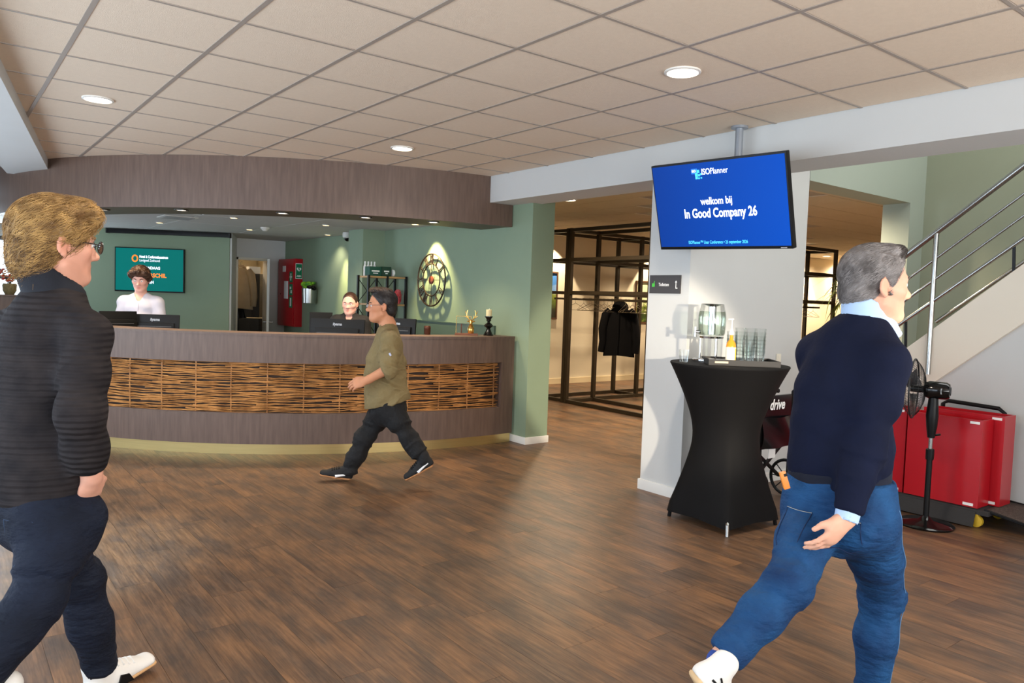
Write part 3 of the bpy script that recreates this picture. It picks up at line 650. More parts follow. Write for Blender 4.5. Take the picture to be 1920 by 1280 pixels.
for sgn, nm in ((1, 'front_guard'), (-1, 'rear_guard')):
    gb = MB()
    for k in range(56):
        a = 2*math.pi*k/56; c, s_ = math.cos(a), math.sin(a)
        gb.tube([gc+FM@np.array((r*c, r*s_, sgn*0.075*(1-(r/gr)**3))) for r in (0.05, 0.11, 0.17, gr)], 0.0013, 3, cap=False)
    for r in (0.05, 0.1, 0.15, 0.19):
        gb.tube([gc+FM@np.array((r*math.cos(a), r*math.sin(a), sgn*0.075*(1-(r/gr)**3))) for a in np.linspace(0, 2*math.pi, 33)], 0.0015, 3, cap=False, up=tuple(fdir))
    gb.build(nm, m_wire, fan)
for k in range(3):
    a0_ = k*2.094+0.4; bl_ = MB(); vs = []
    for i in range(9):
        for j in range(5):
            rr = 0.04+0.155*i/8; aa = a0_+(j/4-0.5)*(0.55+0.5*math.sin(math.pi*i/8)); vs.append(gc+FM@np.array((rr*math.cos(aa), rr*math.sin(aa), (j/4-0.5)*0.05)))
    bl_.add(vs, [(i*5+j, i*5+j+1, (i+1)*5+j+1, (i+1)*5+j) for i in range(8) for j in range(4)]); bl_.build('blade', mat('smoke_grey_blade', (52, 52, 55), 0.35), fan)
MB().tube([hc+fdir*0.05, gc+fdir*0.02], 0.025, 14).build('hub', m_blackp, fan)
# ---- red display boxes, dolly, mat
def red_box(x0, x1, y0, y1, z0, z1, label, tilt=0.0):
    t = thing('red_box', label, 'box', ((x0+x1)/2, (y0+y1)/2, z0), 'red lacquered boxes under the stairs')
    wl = 0.012
    MB().span(x0, x0+wl, y0, y1, z0, z1).build('front_panel', m_red, t, smooth=0)
    MB().span(x1-wl, x1, y0, y1, z0, z1).build('back_panel', m_red, t, smooth=0)
    MB().span(x0+wl, x1-wl, y0, y0+wl, z0, z1).build('side_panel', m_red, t, smooth=0)
    MB().span(x0+wl, x1-wl, y1-wl, y1, z0, z1).build('side_panel', m_red, t, smooth=0)
    MB().span(x0+wl, x1-wl, y0+wl, y1-wl, z0, z0+wl).build('bottom_panel', m_red, t, smooth=0)
    MB().span(x0+wl, x1-wl, y0+wl, y1-wl, z1-0.03, z1-0.02).build('top_panel', m_red, t, smooth=0)
    MB().span(x0-0.001, x0, y0+0.02, y0+0.085, z1-0.03, z1-0.012).build('sticker', m_paper, t, smooth=0); MB().span(x0-0.001, x0, y0+0.03, y0+0.1, z0+0.01, z0+0.03).build('sticker', m_paper, t, smooth=0)
    return t
red_box(6.0, 6.19, 2.20, 2.725, 0.135, 0.775, 'front red box standing nearest the fan')
red_box(6.20, 6.40, 2.13, 2.70, 0.135, 0.80, 'rear red box against the stair wall with the higher top')
red_box(6.02, 6.22, 2.745, 3.25, 0.13, 0.79, 'left red box half hidden behind the walking man in the sweater')
dl = thing('platform_dolly', 'low black platform dolly under the red boxes with folded push handle', 'dolly', (6.2, 2.6, 0))
MB().span(5.98, 6.46, 2.12, 3.2, 0.095, 0.128, bev=0.006).build('platform', mat('dark_grey_carpet', (52, 50, 50), 0.9, bump=0.3, bscale=200), dl)
b = MB(); M_ = np.stack([(math.cos(1.25), 0, math.sin(1.25)), (0, 1, 0), (-math.sin(1.25), 0, math.cos(1.25))], 1); b.box((5.955, 2.62, 0.062), (0.11, 0.84, 0.012), M=M_); b.build('front_flap', mat('dark_grey_carpet', (52, 50, 50), 0.9), dl)
for (x, y) in [(6.0, 2.2), (6.4, 2.2), (6.0, 3.1), (6.4, 3.1)]: MB().lathe([(0.02, -.018), (0.042, -.016), (0.042, .016), (0.02, .018)], (x, y, 0.045), 18, M=np.array([[0, 0, 1], [1, 0, 0], [0, 1, 0]])).span(x-.02, x+.02, y-.015, y+.015, .06, .097).build('caster', mat('yellow_wheel', (196, 160, 40), 0.5), dl)
MB().tube([(6.44, 2.2, 0.5), (6.44, 2.22, 0.80), (6.44, 2.26, 0.83), (6.44, 2.62, 0.845), (6.44, 2.66, 0.82), (6.44, 2.68, 0.13)], 0.016, 10).build('push_handle', m_blackp, dl)
mt = MB(); gx = 14; vs = []
for i in range(gx+1):
    for j in range(7):
        u, v = i/gx, j/6; vs.append((6.02+0.46*v+0.03*u, 2.16-0.30*u, 0.132-0.06*u**1.2+0.03*v*u))
mt.add(vs, [(i*7+j, (i+1)*7+j, (i+1)*7+j+1, i*7+j+1) for i in range(gx) for j in range(6)])
mt2 = mt.build('floor_mat', mat('speckled_mat', (98, 84, 76), 0.95, var=0.6, scale=90, bump=0.4, bscale=150)); md = mt2.modifiers.new('s', 'SOLIDIFY'); md.thickness = 0.01
tag(mt2, 'grey speckled entrance mat sticking out behind the red boxes', 'mat')
bd = MB().tube([vs[0], vs[gx*7], vs[gx*7+6], vs[6]], 0.012, 6); bd.build('rubber_edge', m_blackp, mt2)
# ---- staircase
st = thing('staircase', 'cream sided staircase rising to the right with steel railing', 'staircase', (7.2, 2.2, 0))
def sz(y): return 1.23+(3.0-y)*0.845
y_lo, y_hi = 3.78, -1.2
b = MB(); y0, y1 = y_lo, y_hi
dz = 0.46
prof = [(y0, sz(y0)), (y1, sz(y1)), (y1, sz(y1)-dz), (y0, max(0.0, sz(y0)-dz))]
b.add([(x, p[0], p[1]) for x in (6.47, 6.53) for p in prof], [(0, 1, 2, 3), (7, 6, 5, 4)]+[(i, (i+1) % 4, 4+(i+1) % 4, 4+i) for i in range(4)])
b.build('stringer', mat('cream_stringer', (226, 216, 200), 0.6), st, smooth=0)
k = 0; y = y_lo
while y > y_hi+0.3:
    zt = sz(y)-0.12
    MB().span(6.53, 8.49, y-0.25, y+0.03, zt-0.04, zt).build('tread', m_lam, st, smooth=0); MB().span(6.53, 8.49, y-0.012, y, zt-0.21, zt-0.04).build('riser', m_white, st, smooth=0); y -= 0.212; k += 1
yw = [3.6, -1.2]
struct(MB().add([(x, yy, zz) for x in (6.512, 6.592) for (yy, zz) in [(y_lo, 0.0), (-3.0, 0.0), (-3.0, sz(-1.2)-dz+0.02), (-1.2, sz(-1.2)-dz+0.02), (y_lo, sz(y_lo)-dz+0.02)]], [(4, 3, 2, 1, 0), (5, 6, 7, 8, 9), (0, 1, 6, 5), (1, 2, 7, 6), (2, 3, 8, 7), (3, 4, 9, 8), (4, 0, 5, 9)]).build('wall_stair_side', m_white))
RX = 6.455
def rz_(y, off): return 1.81+(3.29-y)*0.785+off
ya, yb = 3.36, -1.0
for off, r, nm in ((0, 0.024, 'handrail'), (-0.22, 0.010, 'rail'), (-0.39, 0.010, 'rail'), (-0.565, 0.015, 'bottom_rail')):
    MB().tube([(RX, ya, rz_(ya, off)), (RX, yb, rz_(yb, off))], r, 14).build(nm, m_steel, st)
for y in (2.80, 1.2, -0.4):
    p = MB().tube([(RX, y, rz_(y, 0)), (RX, y, sz(y)-0.36)], 0.02, 14); po = p.build('baluster_post', m_steel, st)
    MB().box((RX+0.02, y, sz(y)-0.30), (0.05, 0.03, 0.03)).build('side_fixing', m_steel, po)
for y in (3.0, 2.24, 1.6): MB().bar((RX, y, rz_(y, -0.565)), (RX+0.03, y, sz(y)-0.02), 0.02, 0.012).build('stub', m_blackm, st)
MB().tube([(8.42, 3.6, 1.35+0.1), (8.42, -1.0, 1.35+0.1+4.6*0.80)], 0.02, 12).build('wall_handrail', m_steel, st)
# ================= RECEPTION AREA =================
# television on the wall behind the desk
tz0, tz1 = 1.455, 2.145
s0, s1 = None, None
def on_tw(px, py):
    # intersect pixel ray with the television wall plane
    d = ray(px, py); n3 = np.array((tn[0], tn[1], 0)); p0 = np.array((tw1[0], tw1[1], 0)); t = ((p0-np.array((0, 0, EYE)))@n3)/(d@n3); return np.array((0, 0, EYE))+d*t
pa, pb = on_tw(218, 505), on_tw(347.5, 507)
c = (pa+pb)/2; wTV = np.linalg.norm((pb-pa)[:2]); TW = np.stack([(tdir[0], tdir[1], 0), (0, 0, 1), (tn[0], tn[1], 0)], 1)
zc = (on_tw(283, 465)[2]+on_tw(283, 547.5)[2])/2; hTV = on_tw(283, 465)[2]-on_tw(283, 547.5)[2]
c = np.array((c[0], c[1], zc))
def twp(x, y, z): return c+TW@np.array((x, y, z))
t2 = thing('flat_television', 'flat television with teal hotel notice on the green wall behind the desk', 'television', tuple(twp(0, -hTV/2, 0)))
MB().box(twp(0, 0, 0.035), (wTV, hTV, 0.05), bev=0.005, M=TW).build('housing', m_blackp, t2)
scr = MB().box(twp(0, 0.003, 0.061), (wTV-0.03, hTV-0.035, 0.003), M=TW).build('screen', mat('teal_screen', (4, 112, 106), 0.5, emit=0.5, spec=0.1), t2)
m_or = mat('screen_orange_text', (240, 130, 40), 0.5, emit=0.9)
text('Hotel & Conferentiecentrum', 0.058, m_tw, scr, TW, twp(-0.15, 0.20, 0.064), bold=0.002, align='LEFT', sx=0.62)
text('Landgoed Zonheuvel', 0.058, m_tw, scr, TW, twp(-0.15, 0.145, 0.064), align='LEFT', sx=0.62)
text('VANDAAG', 0.06, m_tw, scr, TW, twp(0.158, 0.03, 0.064), bold=0.002, sx=0.85, align='RIGHT')
text('VERSCHIL', 0.085, m_or, scr, TW, twp(0.25, -0.085, 0.064), bold=0.003, sx=0.9, align='RIGHT')
text('MAKEN', 0.06, m_tw, scr, TW, twp(0.066, -0.19, 0.064), bold=0.002, sx=0.85, align='RIGHT')
MB().tube([twp(-0.215+0.038*math.cos(a), 0.172+0.047*math.sin(a), 0.064) for a in np.linspace(0, 2*math.pi, 25)], 0.011, 6, cap=False, up=(0, 0, 1)).build('ring_logo', m_or, scr)
# projection screen case above
pa, pb = on_tw(205, 433.5), on_tw(433, 435.5)
cs = (pa+pb)/2
cs[2] = 2.382
ps = thing('projection_screen_case', 'long black projection screen case above the television', 'screen case', tuple(cs))
cs[2] = pa[2] = pb[2] = 2.382
MB().box(cs+TW@np.array((0, 0, 0.06)), (np.linalg.norm((pb-pa)[:2]), 0.065, 0.1), bev=0.006, M=TW).build('case', m_blackp, ps)
for q in (pa, pb): MB().box(q+TW@np.array((0, 0, 0.06)), (0.02, 0.075, 0.11), M=TW).build('end_cap', m_blackm, ps)
# red AED cabinet
ab = thing('defibrillator_cabinet', 'tall red first-aid cabinet with green AED sign in the corner', 'cabinet', (5.0, 12.75, 0.93))
x0, x1, y0, y1, z0, z1 = 4.87, 5.0, 12.35, 13.1, 0.95, 2.10
x0 = at(553, 500, Y=12.35)[0]
MB().span(x0, x1, y0, y1, z0, z1, bev=0.006).build('body', m_red, ab)
dr_ = MB().span(x0-0.012, x0-0.001, y0+0.03, y1-0.02, z0+0.03, z1-0.03, bev=0.003).build('door', m_red, ab)
m_sgreen = mat('sign_green', (0, 122, 78), 0.5)
YM = np.stack([(1, 0, 0), (0, 0, 1), (0, -1, 0)], 1).astype(float); XM = np.stack([(0, -1, 0), (0, 0, 1), (-1, 0, 0)], 1).astype(float)
xm = (x0+x1)/2; fw = (x1-x0)
b = MB().span(xm-fw*0.42, xm+fw*0.42, y0-0.004, y0-0.001, z1-0.34, z1-0.08); b.build('sign_border', m_paper, ab, smooth=0)
MB().span(xm-fw*0.38, xm+fw*0.38, y0-0.006, y0-0.003, z1-0.33, z1-0.09).build('aed_sign', m_sgreen, ab, smooth=0)
hp = []
for k in range(24):
    a = 2*math.pi*k/24; hp.append((0.0048*fw/0.25*16*math.sin(a)**3*0.9, 0.0045*(13*math.cos(a)-5*math.cos(2*a)-2*math.cos(3*a)-math.cos(4*a))*fw/0.25*1.0))
MB().prism(hp[::-1], 0.002, YM, (xm, y0-0.007, z1-0.18)).build('heart', m_paper, ab)
MB().prism([(-.006, .05), (.012, .045), (.004, .01), (.014, .006), (-.008, -.06), (0, -.005), (-.012, 0)], 0.002, YM, (xm, y0-0.0085, z1-0.18)).build('bolt', m_sgreen, ab)
text('AED', 0.062*fw/0.25, m_paper, ab, YM, (xm, y0-0.0075, z1-0.295), bold=0.002, sx=1.15)
for k, (za, zb) in enumerate([(1.70, 1.88), (1.48, 1.67), (1.27, 1.46)]):
    s_ = MB().span(x0-0.016, x0-0.012, y0+0.06, y0+0.20, za, zb).build('rescue_sign', m_sgreen, dr_, smooth=0)
    zc_ = (za+zb)/2; yc_ = y0+0.13
    if k == 0: MB().span(x0-0.018, x0-0.016, yc_-0.015, yc_+0.015, zc_-0.06, zc_+0.06).span(x0-0.018, x0-0.016, yc_-0.045, yc_+0.045, zc_-0.016, zc_+0.016).build('cross', m_paper, s_, smooth=0)
    elif k == 1: MB().span(x0-0.018, x0-0.016, yc_-0.045, yc_+0.0, zc_-0.06, zc_-0.01).span(x0-0.018, x0-0.016, yc_-0.02, yc_+0.04, zc_+0.01, zc_+0.05).build('pictogram', m_paper, s_, smooth=0)
    else: MB().span(x0-0.018, x0-0.016, yc_-0.03, yc_+0.02, zc_-0.07, zc_+0.07).build('pictogram', m_paper, s_, smooth=0)
MB().span(x0-0.015, x0-0.012, y0+0.26, y0+0.44, 1.42, 1.72).span(x0-0.015, x0-0.012, y0+0.38, y0+0.52, 1.88, 1.98).build('notice', m_paper, dr_, smooth=0)
MB().tube([(x0-0.03, y0+0.6, 1.5), (x0-0.012, y0+0.6, 1.5)], 0.012, 8).build('lock', m_steel, dr_)
# wall bin with folded vests
q = at(582, 549, X=4.9)
vb = thing('wall_bin', 'small steel wall bin stuffed with bright vests beside the red cabinet', 'bin', (4.89, q[1], 1.36))
yb = q[1]
MB().lathe([(0.10, 1.36), (0.115, 1.365), (0.125, 1.60), (0.118, 1.60), (0.1, 1.38)], (4.885, yb, 0), 24, cap=True).build('steel_bin', m_steel, vb)
vest = MB()
for k in range(10):
    vest.sphere((4.885+random.uniform(-.08, .06), yb+random.uniform(-.05, .12), 1.63+random.uniform(-.02, .07)), (random.uniform(.04, .07), random.uniform(.04, .07), random.uniform(.02, .05)), 8, 6)
tag(vest.build('safety_vests', mat('neon_green_vest', (150, 200, 30), 0.7, var=0.5, scale=20, rgb2=(30, 120, 50))), 'bright green and yellow safety vests bundled in the steel wall bin', 'vest')
v2 = MB()
for k in range(5): v2.sphere((4.86+random.uniform(-.03, .05), yb-0.09+random.uniform(-.04, .05), 1.61+random.uniform(-.02, .03)), (random.uniform(.04, .06), random.uniform(.04, .06), .03), 8, 6)
tag(v2.build('dark_cloth', m_blackp), 'black folded cloth hanging over the steel bin rim', 'cloth')
# dome camera, smoke detector, ceiling vent
q = at(652, 436, Z=zi)
dcam = thing('dome_camera', 'white dome security camera on the reception ceiling', 'camera', (q[0], q[1], zi-0.14))
MB().lathe([(0.07, zi), (0.075, zi-0.03), (0.07, zi-0.07), (0.05, zi-0.08)], (q[0], q[1], 0), 24).build('housing', m_ring, dcam)
MB().sphere((q[0], q[1], zi-0.075), (0.05, 0.05, 0.055), 16, 10).build('dome', mat('smoked_dome', (14, 14, 16), 0.1), dcam)
q = at(497, 426, Z=zi)
sd = thing('smoke_detector', 'small white smoke detector between the reception spots', 'detector', (q[0], q[1], zi-0.05))
MB().lathe([(0.06, zi), (0.062, zi-0.015), (0.045, zi-0.03), (0.03, zi-0.05)], (q[0], q[1], 0), 20).build('body', m_ring, sd)
q = at(333, 407, Z=zi)
vt = thing('ceiling_vent', 'square grey ventilation grille in the reception ceiling', 'vent', (q[0], q[1], zi-0.01))
MB().span(q[0]-.2, q[0]+.2, q[1]-.2, q[1]+.2, zi-0.008, zi-0.002).build('frame', m_ring, vt)
for k in range(7): MB().box((q[0], q[1]-.15+k*.05, zi-0.014), (0.34, 0.03, 0.006)).build('slat', mat('grille_grey', (150, 150, 150), .5), vt)
# wall clock
cl = thing('wall_clock', 'large open metal skeleton clock with roman numerals on the green wall', 'clock', (4.96, 8.12, 1.42))
cc_ = np.array((4.955, 8.12, 1.742)); R0 = 0.325
m_iron = mat('bronzed_iron', (58, 42, 34), 0.45, 0.5, var=0.3, scale=20)
def ring(r, w, nm):
    MB().tube([cc_+XM@np.array((r*math.cos(a), r*math.sin(a), 0)) for a in np.linspace(0, 2*math.pi, 49)], w, 6, cap=False, up=(1, 0, 0)).build(nm, m_iron, cl)
ring(R0, 0.010, 'outer_ring'); ring(0.20, 0.008, 'inner_ring')
rom = ['XII', 'I', 'II', 'III', 'IV', 'V', 'VI', 'VII', 'VIII', 'IX', 'X', 'XI']
for k, rn in enumerate(rom):
    a = math.pi/2-k*math.pi/6; nb = MB()
    def seg(p, q_):
        def tf(u): # u=(tangential, radial)
            er = np.array((math.cos(a), math.sin(a))); et = np.array((math.sin(a), -math.cos(a))); v = er*u[1]+et*u[0]; return cc_+XM@np.array((v[0], v[1], 0))
        nb.bar(tf(p), tf(q_), 0.012, 0.006)
    wds = {'I': 0.022, 'V': 0.042, 'X': 0.042}; tw_ = sum(wds[ch] for ch in rn); xx = -tw_/2
    for ch in rn:
        w_ = wds[ch]; r_a, r_b = 0.203, 0.318
        if ch == 'I': seg((xx+w_/2, r_a), (xx+w_/2, r_b))
        elif ch == 'V': seg((xx, r_b), (xx+w_/2, r_a)); seg((xx+w_, r_b), (xx+w_/2, r_a))
        else: seg((xx, r_b), (xx+w_, r_a)); seg((xx+w_, r_b), (xx, r_a))
        xx += w_
    nb.build('numeral', m_iron, cl, smooth=0)
for a in (0, math.pi/2, math.pi, 3*math.pi/2): MB().bar(cc_, cc_+XM@np.array((0.2*math.cos(a), 0.2*math.sin(a), 0)), 0.007).build('cross_bar', m_iron, cl, smooth=0)
MB().lathe([(0.05, -.01), (0.052, .008), (0.03, .016)], cc_, 20, M=XM).build('hub', mat('copper_hub', (120, 62, 48), 0.5, 0.3), cl)
MB().bar(cc_+XM@np.array((0, -0.03, .02)), cc_+XM@np.array((0.0, 0.15, .02)), 0.012, 0.003).build('hour_hand', m_iron, cl); MB().bar(cc_+XM@np.array((0, 0.04, .024)), cc_+XM@np.array((-0.01, -0.19, .024)), 0.009, 0.003).build('minute_hand', m_iron, cl)
# low wall panel under the clock
pn = thing('wall_panel', 'dark green low wall panel below the clock', 'panel', (4.98, 7.7, 0.74))
MB().span(4.975, 4.998, 6.79, 8.72, 0.74, 1.225).build('board', mat('dark_green_panel', (74, 94, 80), 0.6), pn); MB().span(4.97, 4.999, 6.79, 8.72, 1.225, 1.235).build('edge_strip', mat('dark_green_panel', (74, 94, 80), 0.6), pn)
# shelf rack
sh = thing('shelf_rack', 'black metal shelf rack with oak shelves beside the clock', 'shelf', (4.7, 8.92, 0))
sx0, sx1, sy0, sy1 = 4.43, 4.97, 8.78, 9.08
for xx in (sx0, (sx0+sx1)/2-0.005, sx1):
    for yy in (sy0, sy1): MB().bar((xx, yy, 0), (xx, yy, 1.785), 0.028).build('upright', m_blackm, sh, smooth=0)
for zz in (0.5, 1.0, 1.40, 1.755):
    for (xa, xb) in ((sx0, (sx0+sx1)/2), ((sx0+sx1)/2, sx1)): MB().span(xa+0.015, xb-0.015, sy0-0.005, sy1, zz, zz+0.022).build('shelf_board', m_oak, sh, smooth=0)
for (xa, xb) in ((sx0, (sx0+sx1)/2), ((sx0+sx1)/2, sx1)):
    for (za, zb) in ((1.02, 1.38), (1.42, 1.75)): MB().bar((xa, sy1+.012, za), (xb, sy1+.012, zb), 0.008).bar((xb, sy1+.012, za), (xa, sy1+.012, zb), 0.008).build('cross_brace', m_blackm, sh, smooth=0)
for k in range(4):
    x = sx0+0.045+k*0.045
    t = thing('spray_bottle', 'white plastic bottle on the top shelf, %s of the row' % ['leftmost', 'second', 'third', 'rightmost'][k], 'bottle', (x, 8.98, 1.777), 'white bottles on the top shelf')
    MB().lathe([(0.02, 1.777), (0.021, 1.9), (0.01, 1.925), (0.009, 1.94)], (x, 8.98, 0), 12).build('body', m_paper, t); MB().lathe([(0.011, 1.938), (0.011, 1.965)], (x, 8.98, 0), 10).build('cap', m_paper, t)
def carton(x0, x1, y0, y1, z0, h, label, m_, print_=None):
    t = thing('carton', label, 'box', ((x0+x1)/2, (y0+y1)/2, z0)); MB().span(x0, x1, y0, y1, z0, z0+h, bev=0.003).build('box_body', m_, t)
    if print_: MB().span(x0+.03, x1-.03, y0-.002, y0-.0005, z0+h*.45, z0+h*.6).span(x0+.05, x1-.05, y0-.002, y0-.0005, z0+h*.25, z0+h*.33).build('print', m_paper, t)
    return t
m_dgc = mat('dark_green_carton', (20, 78, 62), 0.6)
carton(sx0+0.02, sx0+0.19, 8.80, 8.93, 1.777, 0.12, 'dark green printed box on the top shelf below the white bottles', m_dgc, True)
carton(sx0+0.195, sx0+0.33, 8.80, 8.95, 1.777, 0.125, 'darker green box on the top shelf next to the paper roll', mat('darker_green_carton', (24, 62, 46), 0.6), True)
t = thing('paper_roll', 'white paper roll standing at the right end of the top shelf boxes', 'roll', (sx0+0.36, 8.86, 1.777)); MB().lathe([(0.045, 0), (0.045, 0.09)], (sx0+0.352, 8.83, 1.777+0.05), 20, M=np.stack([(0, 1, 0), (0, 0, 1), (1, 0, 0)], 1).astype(float)*np.array([1, 1, 0.3])).build('roll', m_paper, t)
m_bag = mat('red_foil_bag', (200, 24, 52), 0.3, var=0.4, scale=30, rgb2=(235, 120, 120), bump=0.3, bscale=40)
for k, (x, hgt) in enumerate([(4.74, 0.11), (4.81, 0.17), (4.87, 0.15), (4.92, 0.19), (4.85, 0.10)]):
    t = thing('snack_bag', 'crumpled red foil bag on the middle shelf, %s' % ['far left and low', 'left and tall', 'middle', 'right and tallest', 'lying in front'][k], 'bag', (x, 8.9, 1.422), 'red foil bags on the middle shelf')
    b = MB(); vs = []
    for i in range(7):
        for j in range(9):
            u, v = j/8*2*math.pi, i/6; r = 0.05*math.sin(math.pi*(0.12+0.76*v))**0.5*(1+0.25*random.uniform(-1, 1)); vs.append((x+r*math.cos(u), 8.87+0.03*(k % 2)-0.05*(k == 4)+r*0.7*math.sin(u), 1.424+hgt*v))
    b.add(vs, [(i*9+j, i*9+(j+1) % 9, (i+1)*9+(j+1) % 9, (i+1)*9+j) for i in range(6) for j in range(9)]); b.build('bag_body', m_bag, t)
# monitors
def monitor(c, yaw, w, h, label, tilt=-0.12, logo=True, base=0.74):
    # c = centre of the panel, seen from the back; yaw = direction the back faces
    n_ = np.array((math.cos(yaw), math.sin(yaw), 0)); r_ = np.array((-n_[1], n_[0], 0)); u_ = np.array((0, 0, 1.))*math.cos(tilt)+n_*math.sin(tilt); nn_ = np.cross(r_, u_); MM = np.stack([r_, u_, nn_], 1)
    t = thing('monitor', label, 'monitor', (c[0], c[1], base), 'black monitors behind the counter')
    P = lambda x, y, z: np.array(c)+MM@np.array((x, y, z))
    MB().box(P(0, 0, -0.012), (w, h, 0.024), bev=0.005, M=MM).build('panel', m_blackp, t)
    MB().box(P(0, -0.03, 0.012), (w*0.82, h*0.62, 0.03), bev=0.012, M=MM).build('rear_cover', m_blackp, t)
    MB().box(P(0, 0.02, 0.029), (w*0.72, 0.008, 0.004), M=MM).build('vent_strip', mat('mid_grey_plastic', (70, 70, 72), 0.4), t)
    MB().box(P(0, -0.008, -0.025), (w-0.02, h-0.03, 0.002), M=MM).build('display', mat('monitor_display', (210, 220, 235), 0.4, emit=0.5), t)
    MB().tube([P(0, -0.02, 0.03), P(0, -h/2-0.02, 0.035), (P(0, 0, 0.04)[0], P(0, 0, 0.04)[1], base+0.02)], 0.02, 10).build('stand', m_blackp, t)
    q_ = P(0, 0, 0.0); MB().lathe([(0.12, base+0.002), (0.12, base+0.012), (0.03, base+0.02)], (q_[0], q_[1], 0), 24).build('foot', m_blackp, t)
    if logo: text('iiyama', 0.04, mat('silver_print', (150, 150, 152), 0.35, 0.5), t, MM, P(0, h/2-0.055, 0.002), bold=0.0015, shear=0.1, sx=0.95)
    return t
vd = math.atan2(-0.79, -0.61)
def mon(px, ptop, D, w, h, label, yoff=0.0, **kw):
    top = at(px, ptop, D=D); return monitor((top[0], top[1], top[2]-h/2), vd+yoff, w, h, label, **kw)
mon(290, 589, 7.95, 0.49, 0.30, 'black monitor before the young man in the white shirt', 0.12)
mon(224, 583, 7.75, 0.38, 0.30, 'black monitor at the far left end of the counter turned sideways', 0.95, logo=False)
mon(632, 597.5, 7.75, 0.57, 0.34, 'black monitor before the woman in the dark blazer', -0.1)
mon(742, 596, 7.85, 0.45, 0.30, 'black monitor behind the walking cook', -0.35)
mon(602, 585, 8.5, 0.25, 0.24, 'small dark monitor left of the woman in the blazer', 0.2, logo=False)
# counter decorations
q = at(801, 627, Z=1.14)
jr = thing('metal_jar', 'small brown ribbed metal jar on the counter near the clock', 'jar', (q[0], q[1], 1.14))
MB().lathe([(0.03, 1.14), (0.034, 1.15), (0.033, 1.17), (0.036, 1.175), (0.034, 1.2), (0.037, 1.205), (0.034, 1.225), (0.03, 1.23)], (q[0], q[1], 0), 18).build('body', mat('copper_brown', (92, 58, 44), 0.35, 0.6), jr)
q = at(878, 628.5, Z=1.14); m_gold = mat('polished_gold', (226, 178, 96), 0.18, 1.0)
dx_, dy_ = q[0], q[1]
lf = thing('glass_lantern', 'thin brass framed glass candle lantern on a wooden base on the counter', 'lantern', (dx_, dy_, 1.14))
lc = np.array((dx_, dy_, 1.14))-ur*0.02
MB().box(lc+np.array((0, 0, .011)), (0.24, 0.09, 0.022), M=UM).build('wooden_base', mat('reddish_wood', (134, 84, 58), 0.5, var=.2, scale=8), lf)
fr2 = MB()
for sx_ in (-.11, .045): fr2.bar(lc+ur*sx_+np.array((0, 0, .022)), lc+ur*sx_+np.array((0, 0, .20)), 0.004)
fr2.bar(lc-ur*.11+np.array((0, 0, .2)), lc+ur*.045+np.array((0, 0, .2)), 0.004); fr2.build('brass_frame', m_gold, lf)
MB().box(lc-ur*.033+np.array((0, 0, .11)), (0.15, 0.003, 0.175), M=UM).build('pane', m_glass, lf)
MB().tube([lc-ur*.055+np.array((0, 0, .022)), lc-ur*.055+np.array((0, 0, .12))], 0.007, 10).build('thin_candle', mat('copper_brown', (92, 58, 44), 0.35, 0.6), lf)
ds = thing('deer_bust', 'golden deer head bust with branching antlers on the counter', 'figurine', tuple(lc+ur*.045+np.array((0, 0, .022))))
e = lc+ur*.045+np.array((0, 0, .022)); back = uv
b = MB()
def ep(a, z, o_=0): return e+ur*a+np.array((0, 0, z))+uv*o_
b.tube([ep(0, 0.0), ep(0, 0.03), ep(0, 0.06), ep(0, 0.085), ep(0, .1)], [0.03, 0.036, 0.034, 0.022, 0.018], 12)
b.tube([ep(0, 0.125, .0), ep(0, 0.112, -.02), ep(0, 0.098, -.04), ep(0, .094, -.052)], [0.02, 0.018, 0.011, 0.008], 10); b.sphere(ep(0, 0.115, 0), (0.02, 0.02, 0.02), 10, 8)
b.build('head_and_neck', m_gold, ds)
for s_ in (-1, 1):
    MB().tube([ep(s_*.016, .122), ep(s_*.034, .128), ep(s_*.044, .126)], [0.006, 0.009, 0.002], 8).build('ear', m_gold, ds)
    an = MB().tube([ep(s_*.008, .132), ep(s_*.022, .15), ep(s_*.04, .165), ep(s_*.048, .19), ep(s_*.046, .22), ep(s_*.038, .245)], [.006, .006, .006, .005, .005, .003], 7)
    an.tube([ep(s_*.042, .168), ep(s_*.062, .178), ep(s_*.07, .186)], [.005, .004, .002], 6); an.tube([ep(s_*.048, .2), ep(s_*.06, .22), ep(s_*.064, .235)], [.005, .004, .002], 6); an.tube([ep(s_*.03, .158), ep(s_*.032, .175), ep(s_*.03, .19)], [.005, .004, .002], 6); an.build('antler', m_gold, ds)
q = at(915.5, 629, Z=1.14)
ch = thing('candle_holder', 'black turned glossy candle holder at the right end of the counter', 'candle holder', (q[0], q[1], 1.14))
prof = [(0.052, 0), (0.054, .006), (0.046, .02), (0.03, .05), (0.02, .075), (.026, .085), (0.048, .1), (0.05, .108), (0.036, .125), (0.016, .14), (.014, .15), (.028, .16), (.024, .17), (0.03, .185), (0.044, .2), (0.044, .206), (.02, .206)]
MB().lathe([(r, 1.14+z) for r, z in prof], (q[0], q[1], 0), 28).build('turned_body', mat('gloss_black', (14, 13, 13), 0.12), ch)
cd_ = thing('pillar_candle', 'cream pillar candle on the black candle holder', 'candle', (q[0], q[1], 1.346)); m_wax = mat('cream_wax', (226, 208, 160), 0.5)
MB().lathe([(0.03, 1.347), (0.031, 1.35), (0.031, 1.415), (0.028, 1.418), (.004, 1.414)], (q[0], q[1], 0), 24).build('wax', m_wax, cd_); MB().tube([(q[0], q[1], 1.413), (q[0]+.002, q[1], 1.432)], 0.0018, 6).build('wick', m_paper, cd_)
